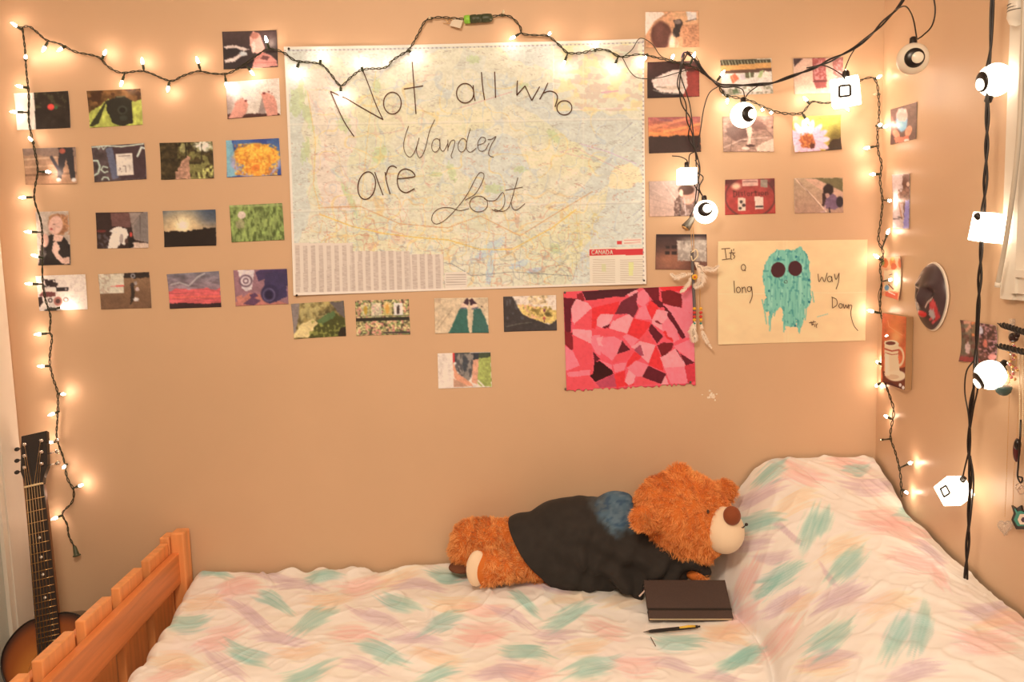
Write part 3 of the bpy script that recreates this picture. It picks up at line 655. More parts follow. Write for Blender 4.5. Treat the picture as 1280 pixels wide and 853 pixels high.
ph([(278,40),(346,38),(348,84),(280,87)], (270,30,6.82), (62,46,46), [('g',60,(70,50,48),380,(40,30,32)),('p',[(62,190),(130,180),(200,190),(260,210),(230,240),(130,270),(64,300)],(40,34,36)),('p',[(62,195),(140,180),(230,200),(290,220),(240,230),(160,205),(90,215)],(214,190,174),D_(rough=4)),('p',[(70,310),(150,290),(210,250),(240,260),(160,320),(80,335)],(222,200,184),D_(rough=4)),('e',235,255,35,18,(196,196,190),D_(rough=.4)),('p',[(290,110),(320,60),(370,80),(400,150),(420,230),(360,260),(310,230),(290,180)],(228,160,140),D_(rough=4)),('e',330,100,34,28,(180,110,90),D_(rough=.3)),
    ('p',[(310,380),(330,280),(400,240),(470,270),(520,310),(528,360),(320,382)],(220,140,124),D_(rough=4)),('p',[(400,270),(460,280),(440,310),(380,300)],(110,60,56)),('l',[(330,330),(520,330)],6,(190,104,96)),('e',320,200,18,50,(236,190,170))],
   'photo of a reclining person in pale light against dark background')
ph([(282,103),(349,98),(351,144),(285,149)], (270,30,6.82), (214,196,176), [('e',230,560,120,110,(226,216,204),D_(soft=.6,a=.7)),('e',95,700,60,120,(130,104,96),D_(soft=.6,a=.6)),('p',[(80,770),(230,765),(540,760),(560,830),(80,830)],(70,34,30),D_(rough=3)),('p',[(375,700),(400,600),(420,700),(420,770),(360,765)],(150,128,118)),('p',[(110,806),(160,700),(175,660),(220,640),(262,655),(275,690),(260,760),(220,800)],(216,142,120),D_(rough=2)),('p',[(388,600),(410,585),(450,590),(500,620),(520,680),(528,775),(440,790),(410,700)],(214,140,118),D_(rough=2)),
    ('e',168,685,9,12,(206,130,110)),('e',190,655,9,13,(226,154,132)),('e',210,645,9,14,(228,156,134)),('e',230,650,10,16,(228,156,134)),('e',255,656,12,9,(120,34,32)),('e',228,634,5,4,(120,40,34)),('e',410,592,14,9,(120,34,32)),('e',452,578,8,6,(120,34,32)),('e',478,592,6,5,(140,50,40)),('l',[(440,610),(437,640)],3,(160,90,76)),('l',[(468,610),(462,640)],3,(160,90,76)),('l',[(500,640),(490,660)],3,(160,90,76))],
   'photo of two bare feet with dark red toenails on white')
ph([(45,265),(86,264),(89,331),(48,332)], (20,230,4.739), (190,166,144), [('n',.1,20),('e',255,240,62,62,(150,96,62),D_(rough=.25)),('sp',.55,10,(190,130,84),5,D_(box=(195,180,320,300))),('e',236,245,42,56,(230,176,152),D_(rot=12)),('e',210,268,9,5,(190,70,66)),('e',226,240,8,3,(120,70,60)),('p',[(205,300),(285,310),(330,380),(325,480),(135,485),(150,350)],(40,32,30),D_(rough=3)),('p',[(225,300),(285,310),(270,340),(220,340)],(226,176,150)),('e',172,335,24,40,(226,172,146)),
    ('p',[(215,400),(222,350),(240,335),(262,380),(250,410),(300,460),(280,475),(240,440)],(232,184,160),D_(rough=2)),('p',[(280,440),(320,430),(322,470),(290,480)],(226,176,150))], 'tall portrait photo of a person in black with short hair', nx=54, ny=80)
ph([(120,266),(185,265),(186,310),(122,311)], (20,230,4.739), (52,34,32), [('p',[(560,170),(690,170),(680,260),(570,250)],(112,72,66)),('p',[(672,170),(785,165),(790,350),(700,330)],(150,128,116)),('l',[(690,240),(750,170)],3,(90,80,74)),('p',[(700,240),(750,175),(782,168),(784,350),(705,320)],(126,112,104)),('l',[(735,190),(738,335)],2.5,(84,72,70)),('p',[(690,345),(790,352),(790,385),(680,382)],(214,180,156)),('e',505,280,30,8,(110,40,36)),('sp',.6,16,(86,72,72),4,D_(box=(480,290,560,385))),
    ('p',[(545,385),(560,310),(570,290),(555,280),(580,262),(610,252),(635,262),(660,268),(665,300),(645,365),(620,350),(600,385)],(238,222,206),D_(rough=3)),('e',626,325,12,28,(170,150,140)),('e',685,335,20,16,(24,20,22)),('e',683,365,17,14,(24,20,22)),('e',655,338,11,14,(90,60,50)),('e',682,300,8,14,(200,60,50))], 'photo of a white plush animal in front of dark doorway')
ph([(204,264),(270,262),(271,307),(206,309)], XB, (70,80,92), [('g',222,(70,84,98),320,(190,150,104)),('n',.15,30,10),('e',812,285,80,60,(236,200,140),D_(soft=.9,a=.8)),('e',812,288,26,26,(255,240,190),D_(soft=.9)),('e',935,245,50,40,(56,72,92),D_(soft=.8,a=.6)),('p',[(720,318),(790,320),(830,318),(870,310),(905,305),(960,298),(970,400),(720,400)],(30,22,20),D_(rough=5)),('l',[(905,300),(906,310)],4,(30,22,20)),('l',[(785,255),(795,280)],2,(140,110,80))], 'photo of low pale sun over a black skyline')
ph([(287,257),(353,254),(356,300),(290,303)], XB, (120,138,66), [('n',.55,9,22),('sp',.5,26,(150,168,84),5,40,D_(a=.6)),('sp',.6,8,(70,84,34),15,18,D_(a=.8)),('e',1075,245,17,18,(224,198,176),D_(rough=.3)),('e',1068,285,20,22,(176,160,120),D_(rough=.5,a=.7)),('l',[(1020,206),(1255,200)],10,(170,180,110),.6)], 'photo of tall green grass with a small pale face')
ph([(45,345),(107,343),(110,387),(50,389)], (20,230,4.739), (232,210,190), [('p',[(165,560),(205,575),(250,590),(240,615),(180,600)],(60,44,44),D_(rough=3)),('sp',.5,9,(50,36,38),4,D_(box=(165,568,235,612))),('p',[(240,612),(312,612),(312,635),(240,636)],(40,34,36)),('e',297,624,7,7,(150,130,120)),('e',150,635,30,22,(232,200,176)),('p',[(135,660),(160,640),(230,640),(236,665),(170,672)],(120,60,56),D_(rough=3)),('p',[(122,672),(155,668),(165,700),(140,730),(124,712)],(52,34,36),D_(rough=3)),('e',135,750,7,9,(206,80,86)),
    ('e',205,690,14,14,(60,48,50),D_(ring=.5)),('e',250,695,25,27,(176,104,90)),('e',250,695,14,14,(80,50,46)),('e',297,686,16,14,(90,74,74),D_(ring=.35)),('p',[(162,752),(205,730),(250,738),(240,755)],(60,58,56)),('l',[(160,600),(180,660)],5,(60,50,50))], 'white card photo with dismantled camera pieces')
ph([(123,343),(187,340),(190,385),(127,387)], (20,230,4.739), (176,132,92), [('g',540,(176,134,92),745,(120,84,58),8),('n',.08,30),('p',[(490,535),(640,530),(640,648),(497,652)],(214,198,170)),('sp',.55,14,(190,164,140),4,D_(box=(490,535,560,650))),('l',[(595,606),(638,604)],8,(226,70,64)),('l',[(565,608),(590,606)],4,(226,120,110)),('p',[(640,530),(795,522),(795,552),(700,560),(640,556)],(46,36,34),D_(rough=4)),('e',694,545,14,14,(160,150,150),D_(ring=.5)),('p',[(680,600),(700,610),(705,650),(695,700),(678,718),(682,650)],(50,38,32),D_(rough=3)),('e',710,588,10,12,(170,150,140),D_(rough=.6)),('e',720,625,13,12,(200,170,160),D_(rough=.6)),('e',713,685,16,11,(214,196,184),D_(rough=.6)),('e',690,600,12,14,(60,46,44),D_(rough=.5))], 'photo of a map corner and a hanging charm on tan wall')
ph([(209,343),(274,339),(277,384),(213,386)], XB, (120,110,116), [('g',500,(112,104,110),580,(150,120,126)),('n',.35,34,14),('l',[(760,555),(800,545),(840,560),(880,520),(910,505)],7,(206,196,190),.6),('g',575,(160,100,110),610,(236,76,76),0,.0),('p',[(745,580),(985,570),(985,645),(750,645)],(216,86,88),D_(rough=8)),('n',.25,40,6,7,D_(box=(745,570,985,640))),('l',[(755,612),(980,606)],9,(240,100,84),.8),('p',[(750,640),(820,634),(900,640),(990,634),(990,665),(750,665)],(50,30,34),D_(rough=2))], 'photo of a grey and pink sunset sky above dark land')
ph([(292,338),(359,336),(361,380),(295,383)], XB, (150,104,112), [('p',[(1040,640),(1110,590),(1160,600),(1280,640),(1280,650),(1040,650)],(186,110,96)),('p',[(1110,600),(1135,590),(1150,605),(1120,620)],(90,56,84)),('p',[(1080,640),(1120,610),(1160,625),(1130,648)],(96,60,86)),('p',[(1050,610),(1075,600),(1085,620),(1060,635)],(200,120,100)),('p',[(1058,490),(1132,488),(1120,575),(1095,585),(1075,570)],(220,200,196)),('e',1093,538,30,28,(110,80,96),D_(ring=.25)),('e',1093,538,14,14,(120,90,104),D_(ring=.5)),('p',[(1135,500),(1160,488),(1280,486),(1280,560),(1200,520),(1150,540)],(66,50,84)),('p',[(1180,510),(1220,495),(1275,510),(1275,610),(1200,640),(1170,600)],(58,48,84),D_(rough=3)),('e',1200,595,40,42,(48,40,72)),('e',1196,600,28,30,(96,84,116),D_(ring=.2)),('e',1196,600,16,18,(34,28,56))], 'purple tinted photo of a takeaway cup beside a camera')
ph([(364,380),(430,376),(433,420),(368,424)], XG, (130,112,62), [('n',.6,16,24),('p',[(100,170),(150,165),(140,260),(120,350),(105,300)],(140,124,116),D_(rough=4)),('sp',.5,20,(196,178,110),4,D_(box=(150,160,290,260),a=.7)),('p',[(110,350),(150,280),(220,250),(260,290),(200,350)],(226,198,130),D_(rough=5)),('p',[(195,355),(230,290),(300,240),(330,215),(385,250),(395,345)],(70,72,28),D_(rough=5)),('p',[(240,260),(330,205),(340,235),(260,290)],(84,110,60),D_(rough=4)),('p',[(310,160),(384,155),(390,250),(340,200)],(100,90,86),D_(rough=5)),('sp',.6,12,(150,150,60),7,D_(box=(200,260,395,350),a=.8)),('p',[(365,300),(395,290),(397,345),(350,345)],(36,30,22),D_(rough=3))], 'photo of a sunlit garden slope with mossy ground')
ph([(444,376),(511,374),(513,418),(446,420)], XG, (180,160,100), [('n',.6,11,10),('sp',.5,13,(110,140,70),4,D_(a=.7)),('sp',.58,12,(226,130,120),14,D_(a=.8)),('sp',.6,10,(240,220,150),24,D_(a=.8)),('sp',.62,9,(60,50,36),34,D_(a=.8)),('p',[(475,175),(520,172),(522,240),(480,240)],(206,206,150),D_(a=.5)),('p',[(530,165),(585,165),(585,240),(530,240)],(236,214,190),D_(a=.6)),('p',[(595,165),(640,165),(640,230),(595,232)],(232,206,120),D_(a=.7)),('e',615,200,12,28,(220,160,60),D_(rough=.5)),('p',[(650,165),(698,165),(698,230),(650,232)],(232,220,206)),('e',673,200,8,26,(60,44,40),D_(rough=.5)),('e',500,205,10,24,(190,150,40),D_(rough=.5)),('p',[(446,246),(732,240),(733,258),(446,264)],(36,34,26)),('l',[(450,238),(730,232)],5,(110,110,70)),('l',[(600,325),(735,322)],9,(60,50,50))], 'photo of magazine racks in two rows')
ph([(543,373),(610,372),(611,416),(544,417)], XG, (210,182,144), [('n',.08,20),('l',[(880,310),(960,200)],4,(150,120,90),.7),('l',[(875,280),(920,230)],3,(150,120,90),.6),('p',[(870,140),(900,138),(900,170),(870,160)],(190,160,126)),('p',[(942,328),(1000,200),(1040,190),(1045,290),(1055,328)],(40,98,84),D_(rough=2)),('p',[(1066,328),(1075,200),(1110,195),(1135,240),(1156,300),(1156,328)],(38,94,82),D_(rough=2)),('e',1028,180,20,18,(230,190,160)),('e',1076,180,18,18,(230,190,160)),('l',[(1008,194),(1035,194)],7,(90,90,110)),('l',[(1068,198),(1098,190)],7,(90,90,110)),('p',[(1020,165),(1040,138),(1052,150),(1046,180),(1032,172)],(60,30,44)),('p',[(1052,150),(1066,140),(1092,170),(1072,172),(1060,182)],(60,30,44)),('e',1118,185,4,4,(70,50,40))], 'photo of green trousered legs and dark flat shoes')
ph([(629,371),(695,369),(696,413),(630,415)], (620,360,14.22), (226,202,178), [('n',.1,60),('sp',.5,50,(222,190,140),4,D_(box=(560,120,920,300),a=.9)),('sp',.58,40,(150,124,80),5,D_(box=(580,130,900,270))),('p',[(370,300),(500,300),(720,330),(1080,400),(1080,660),(700,600),(470,470)],(222,186,96),D_(rough=12)),('sp',.55,40,(228,160,130),7,D_(box=(380,300,800,560),a=.7)),('sp',.58,34,(146,122,50),17,D_(box=(560,330,1000,520))),('e',680,400,60,30,(130,104,40),D_(rough=.6)),('e',930,480,70,30,(100,80,30),D_(rough=.5,rot=20)),('e',858,400,22,30,(120,50,80)),('e',855,540,25,30,(190,80,70)),('e',860,590,12,20,(70,40,40)),
    ('p',[(120,150),(290,150),(380,330),(470,470),(620,540),(800,600),(950,660),(1080,560),(1090,760),(130,790)],(52,44,44),D_(rough=6)),('sp',.6,50,(90,90,90),27,90,D_(box=(180,200,500,560),a=.6)),('l',[(180,690),(400,640),(640,610)],16,(104,98,80),.8),('n',.2,50)], 'photo of a dark rock slope against a bright yellow field')
ph([(547,442),(613,440),(615,484),(548,486)], XG, (234,212,192), [('p',[(964,430),(1105,430),(1100,470),(970,480)],(50,60,50)),('p',[(1100,430),(1168,428),(1168,455),(1100,465)],(60,72,50)),('p',[(1090,462),(1168,452),(1172,612),(1110,612),(1080,560)],(160,170,80),D_(rough=4)),('n',.2,10,10,3,D_(box=(1090,460,1172,610))),('p',[(962,432),(975,432),(975,480),(966,490)],(206,40,40)),('p',[(972,440),(1080,432),(1080,520),(1050,585),(1000,560)],(140,128,116),D_(rough=3)),('sp',.55,12,(60,60,66),4,24,D_(box=(975,432,1085,560),a=.8)),('e',1030,490,14,45,(60,66,72),D_(rough=.4)),('p',[(1075,432),(1105,432),(1100,480),(1072,480)],(44,48,56)),('p',[(1072,470),(1103,465),(1095,600),(1065,590)],(220,154,120)),('p',[(965,480),(990,540),(1060,590),(1075,612),(1000,600),(970,560)],(224,150,112)),('p',[(968,570),(1010,590),(1050,612),(970,615)],(190,140,110)),('l',[(1100,580),(1130,610)],8,(236,220,200))], 'half white photo of a seated torso in patterned top')
# beside the map on the right
ph([(806,15),(873,14),(874,59),(807,60)], R1, (214,150,104), [('n',.15,10),('p',[(105,60),(185,60),(205,70),(150,110),(105,180)],(238,214,190)),('l',[(185,90),(230,62)],5,(170,120,90)),('p',[(230,60),(372,60),(372,120),(300,160)],(218,160,110)),('e',185,178,52,70,(96,50,40),D_(rough=.08)),('e',175,160,22,44,(130,74,60),D_(soft=.7,a=.6)),('p',[(245,100),(285,95),(295,120),(280,150),(275,185),(245,185),(240,150),(255,130)],(52,40,38),D_(rough=3)),('e',268,110,18,12,(120,100,90)),('p',[(310,60),(360,60),(362,100),(320,105)],(220,204,190)),('l',[(310,108),(360,95)],4,(80,64,60)),('p',[(290,130),(372,115),(372,235),(300,236)],(206,140,96),D_(rough=4)),('sp',.58,6,(150,96,66),4,D_(box=(290,125,372,235),a=.7)),('e',240,210,16,34,(255,230,190),D_(soft=.6)),('e',265,220,10,20,(230,170,130))], 'photo of a brown head photographing a person in sepia')
ph([(809,78),(874,76),(874,121),(809,123)], R1, (50,24,24), [('g',320,(60,26,24),480,(36,16,20)),('p',[(138,402),(190,372),(250,350),(340,340),(350,420),(300,470),(180,462),(150,440)],(234,206,186),D_(rough=3)),('e',240,440,60,10,(200,170,140),D_(a=.6)),('l',[(160,435),(215,440)],3,(120,100,80)),('p',[(310,360),(376,340),(376,485),(290,485),(320,430)],(150,48,40),D_(rough=3)),('e',335,340,30,20,(90,40,36)),('l',[(145,450),(200,468),(290,470)],5,(150,150,130),.8)], 'dark photo of a pale tilted paper shape with red edge')
ph([(810,147),(875,146),(876,190),(811,192)], R1, (196,100,70), [('g',590,(176,90,86),680,(240,130,60)),('l',[(130,640),(220,615),(330,590)],14,(236,140,90),.8),('l',[(180,600),(240,605)],10,(150,90,96),.7),('l',[(200,660),(300,640),(380,620)],12,(250,160,84),.8),('l',[(130,665),(260,675)],10,(252,150,70),.8),('n',.18,30,8),('p',[(120,684),(180,680),(215,684),(250,676),(330,680),(384,674),(386,770),(120,770)],(48,24,22),D_(rough=4))], 'photo of orange sunset streaks above a black tree line')
ph([(811,227),(875,225),(872,270),(812,271)], R2, (190,152,132), [('g',340,(178,146,130),525,(200,156,134)),('l',[(125,430),(250,470)],3,(150,116,104),.7),('l',[(190,350),(260,440)],3,(226,196,176),.7),('l',[(140,390),(250,450)],3,(220,186,166),.6),('l',[(125,470),(240,490)],3,(150,116,104),.5),('p',[(250,520),(252,450),(275,415),(310,420),(360,440),(350,524)],(100,66,56),D_(rough=4)),('e',320,425,34,38,(206,140,112)),('e',310,390,40,26,(80,48,38)),('e',285,405,10,18,(226,170,140)),('l',[(290,430),(275,520)],6,(60,42,38)),('l',[(300,430),(310,520)],5,(190,160,150)),('sp',.58,10,(196,160,140),4,D_(box=(255,430,350,524),a=.6))], 'sepia photo of a hooded person beside a pale road')
ph([(820,293),(883,293),(884,338),(819,337)], R2, (110,66,52), [('g',612,(56,34,36),790,(120,70,54)),('e',230,740,70,40,(176,104,72),D_(soft=.8,a=.8)),('p',[(265,640),(413,640),(413,748),(268,742)],(196,176,156),D_(rough=2)),('sp',.5,12,(150,130,116),4,D_(box=(265,640,413,748),a=.7)),('l',[(270,640),(410,636)],9,(70,50,48)),('e',300,645,5,20,(60,40,40),D_(a=.5)),('p',[(207,670),(228,670),(228,684),(207,684)],(40,24,26)),('p',[(237,668),(262,668),(262,683),(237,683)],(40,24,26)),('p',[(205,698),(228,698),(228,713),(205,713)],(40,24,26)),('p',[(237,698),(262,698),(262,713),(237,713)],(40,24,26)),('e',350,640,60,16,(170,150,130),D_(soft=.8,a=.6)),('l',[(160,620),(413,616)],12,(40,26,30))], 'dim photo of this map wall taken in a dark room')
ph([(900,75),(964,73),(966,117),(902,120)], (890,60,6.09), (196,176,150), [('n',.3,22),('p',[(60,95),(445,85),(447,130),(65,140)],(64,56,36)),]+[('l',[(75+k*24,98),(88+k*24,132)],7,(150,146,112) if k % 2 else (190,190,150),.8) for k in range(15)]+[('p',[(62,138),(448,110),(450,155),(66,180)],(206,146,76)),('p',[(64,176),(450,152),(452,190),(66,200)],(96,64,50)),('p',[(68,200),(455,180),(460,355),(75,370)],(214,196,176)),('p',[(135,215),(175,195),(205,235),(155,275)],(228,96,60)),('l',[(150,215),(170,255)],3,(240,180,140)),('p',[(210,205),(245,200),(255,240),(215,245)],(200,180,176)),('p',[(250,190),(320,185),(315,225),(255,230)],(92,86,60)),('l',[(285,190),(290,228)],9,(196,206,170)),('p',[(345,225),(365,175),(395,170),(375,225)],(160,170,110)),('p',[(375,225),(400,175),(430,180),(440,225)],(228,206,180)),('l',[(70,290),(460,285)],5,(110,100,84)),('p',[(150,320),(190,310),(205,345),(165,352)],(100,120,84)),('p',[(205,290),(375,292),(380,345),(215,350)],(232,214,194)),('sp',.6,18,(90,90,60),6,D_(box=(70,280,460,370),a=.6)),('p',[(72,320),(90,318),(95,345),(75,350)],(60,40,36))], 'photo of open books on a table below bookshelves')
ph([(903,146),(966,145),(967,190),(904,190)], (890,60,6.09), (160,120,100), [('n',.3,26,12),('e',200,640,90,75,(110,76,66),D_(rough=.5)),('e',350,590,60,40,(120,84,72),D_(rough=.6)),('l',[(90,760),(220,700),(420,680)],8,(214,176,150),.8),('l',[(150,700),(140,790)],5,(80,56,50),.7),('p',[(330,760),(390,720),(470,690),(474,792),(340,790)],(226,184,156),D_(rough=4)),('p',[(258,610),(300,600),(305,640),(292,700),(298,735),(265,735),(275,690)],(234,186,158),D_(rough=2)),('e',290,745,38,10,(70,44,40),D_(rough=.6)),('e',255,765,30,12,(232,196,170)),('l',[(410,620),(470,680)],4,(110,76,66)),('e',460,605,9,10,(80,50,44))], 'sepia photo of a bare arm reaching down to the ground')
ph([(906,225),(968,223),(969,267),(906,269)], R2, (164,54,50), [('g',335,(150,56,52),515,(180,50,44)),('n',.15,30),('e',515,345,40,24,(90,40,40),D_(soft=.6)),('e',560,372,22,16,(232,176,140),D_(soft=.6)),('e',630,425,128,105,(90,44,42),D_(ring=.06,soft=.03)),('p',[(590,338),(668,338),(668,368),(590,372)],(214,160,140)),('l',[(595,350),(660,348)],5,(110,60,56)),('p',[(680,338),(718,340),(716,378),(682,376)],(150,130,110)),('e',740,355,18,25,(90,44,44),D_(soft=.6,a=.8)),
    ('p',[(568,430),(608,430),(608,495),(570,496)],(224,188,160)),('e',585,450,8,8,(60,44,44)),('e',598,467,9,8,(60,44,44)),('e',580,482,8,6,(60,44,44)),('p',[(652,424),(695,424),(698,486),(655,488)],(230,196,172)),('l',[(660,474),(692,473)],8,(50,36,40)),
    ('l',[(548,395),(548,425)],3,(60,26,28)),('l',[(545,396),(560,400),(564,412),(556,424),(546,424)],3,(60,26,28)),('l',[(574,402),(574,420)],3,(60,26,28)),('l',[(592,404),(584,404),(586,412),(592,414),(588,421)],2.5,(60,26,28)),('l',[(602,396),(604,420)],3,(60,26,28)),('l',[(597,402),(612,401)],2.5,(60,26,28)),('e',622,412,8,9,(60,26,28),D_(ring=.35)),('l',[(637,403),(637,420)],3,(60,26,28)),('l',[(637,408),(648,402)],2.5,(60,26,28)),('l',[(656,394),(658,418)],3,(60,26,28)),('l',[(651,402),(666,400)],2.5,(60,26,28)),('l',[(674,402),(674,417)],3,(60,26,28)),('e',690,408,8,8,(60,26,28),D_(ring=.35)),('l',[(705,400),(706,416)],3,(60,26,28)),('l',[(706,404),(716,400),(720,415)],2.5,(60,26,28))], 'photo of a round red surface lettered Distortion with stickers')
ph([(991,73),(1053,72),(1055,116),(993,118)], R1, (206,164,134), [('g',290,(196,150,124),470,(214,176,146)),('p',[(845,293),(895,292),(850,335)],(64,44,44)),('p',[(940,290),(1005,290),(1012,400),(1010,438),(960,446),(945,400)],(150,66,60),D_(rough=2)),('sp',.55,7,(210,150,140),4,D_(box=(950,290,1005,400),a=.6)),('l',[(947,408),(1012,406)],8,(96,40,40)),('p',[(1040,288),(1095,288),(1098,360),(1085,400),(1045,370)],(150,84,74),D_(rough=3)),('sp',.55,7,(214,150,140),14,D_(box=(1045,290,1098,370),a=.7)),('e',1080,400,24,14,(110,66,60))], 'photo of deep red beaded lamps against beige')
ph([(989,146),(1050,144),(1051,187),(992,191)], R1, (196,170,50), [('g',575,(180,170,70),760,(206,170,60)),('e',1060,700,40,60,(110,90,34),D_(soft=.6)),('p',[(1040,700),(1085,690),(1088,755),(1000,755)],(60,40,26),D_(rough=3)),('e',850,590,22,20,(206,190,140),D_(soft=.7)),('e',1010,610,30,16,(210,190,60),D_(soft=.8))]+[('e',915+55*cos(radians(a_))*1.05,705+52*sin(radians(a_)),56,17,(224,176,190),D_(rot=a_)) for a_ in (-150,-125,-100,-75,-50,-28,-5,20,48,75,110,140,170,195)]+[('l',[(925+30*cos(radians(a_)),690+30*sin(radians(a_))),(925+90*cos(radians(a_)),690+80*sin(radians(a_)))],3,(190,130,160),.6) for a_ in range(-160,200,26)]+[('e',915,705,38,36,(160,74,40),D_(rough=.35)),('sp',.55,7,(220,130,50),6,D_(box=(880,670,950,740),a=.8)),('e',940,730,14,14,(90,40,30),D_(rough=.5))], 'photo of a pale pink daisy on yellow green', curl=.012)
ph([(992,223),(1053,222),(1054,266),(993,267)], R2, (186,144,112), [('g',330,(180,146,112),510,(176,130,104)),('p',[(930,330),(1092,330),(1094,410)],(110,96,60),D_(rough=4)),('p',[(900,335),(960,335),(1094,400),(1094,440),(1000,400)],(206,156,126)),('l',[(855,335),(960,440),(1010,500)],6,(232,196,166)),('l',[(870,345),(980,470)],3,(130,96,80)),('e',1020,392,26,32,(44,28,28),D_(rough=.15)),('p',[(995,430),(1040,410),(1070,430),(1085,470),(1050,490),(1000,480)],(116,84,104),D_(rough=3)),('e',1078,450,18,28,(44,32,38)),('e',1015,418,12,12,(206,150,130)),('l',[(1005,470),(1000,500),(985,500)],8,(200,150,140)),('l',[(1025,480),(1028,502)],7,(50,34,40)),('p',[(990,410),(1000,400),(1010,430),(1000,470),(990,470)],(60,36,36))], 'photo of a crouching dark haired girl by a kerb')
# right wall
ph([(1114,137),(1147,127.5),(1146,173.5),(1114,181)], (1080,0,4.265), (110,76,66), [('g',540,(130,96,84),770,(90,60,54)),('n',.2,22),('e',205,640,30,62,(120,176,206),D_(rough=.08)),('e',205,615,30,36,(224,178,160)),('e',190,592,7,12,(232,190,170)),('e',222,590,7,12,(232,190,170)),('e',205,670,25,25,(110,176,214)),('e',240,700,17,30,(236,150,110),D_(rot=20)),('e',175,715,16,26,(232,140,104),D_(rot=-30)),('p',[(160,735),(240,725),(245,750),(175,762)],(222,110,80),D_(rough=4)),('e',230,750,14,10,(250,220,200)),('l',[(150,620),(160,650),(165,690)],4,(150,96,80))], 'photo of fingers holding a small blue and pink figure', 0, XR, 50, 60)
ph([(1116,218.5),(1138,217),(1137.3,286.5),(1117,284.5)], (1080,180,4.265), (196,170,160), [('p',[(210,165),(248,160),(245,450),(215,450)],(110,70,60),D_(rough=3)),('e',222,205,16,30,(90,46,36),D_(rough=.3)),('e',238,215,10,12,(226,180,150)),('p',[(180,270),(230,230),(245,250),(240,310),(195,320)],(150,104,84),D_(rough=4)),('sp',.55,10,(90,60,50),4,D_(box=(185,240,245,320),a=.6)),('p',[(222,300),(245,300),(243,450),(212,450)],(140,130,196),D_(rough=3)),('l',[(170,300),(160,360)],6,(226,200,190)),('l',[(190,320),(205,400)],7,(176,120,90)),('l',[(185,390),(205,395)],6,(60,50,60)),('l',[(160,400),(190,400)],5,(70,56,60))], 'tall photo of a walking figure with violet cloth', 0, XR, 40, 84)
ph([(1203,400),(1248,407.5),(1247,455),(1202,452)], (1180,370,5.69), (100,60,52), [('n',.6,20),('p',[(150,180),(200,170),(195,280),(155,270)],(206,140,110),D_(rough=6)),('p',[(205,180),(230,180),(230,290),(205,290)],(214,120,66),D_(rough=5)),('sp',.52,24,(90,92,72),4,D_(box=(130,200,260,420),a=.7)),('e',175,370,18,44,(206,170,160),D_(rough=.5)),('p',[(125,430),(260,440),(260,490),(125,460)],(150,50,50),D_(rough=4)),('sp',.52,20,(44,20,26),7,D_(box=(255,190,395,430),a=.8)),('sp',.6,14,(214,150,150),27,D_(box=(255,190,395,440),a=.8)),('e',300,340,16,30,(214,110,90),D_(rough=.4)),('e',270,245,16,28,(190,180,190),D_(rough=.5)),('e',350,435,34,22,(232,140,130),D_(rough=.3))], 'crowded reddish photo beside the twisted black hooks', 0, XR, 60, 60, .008)
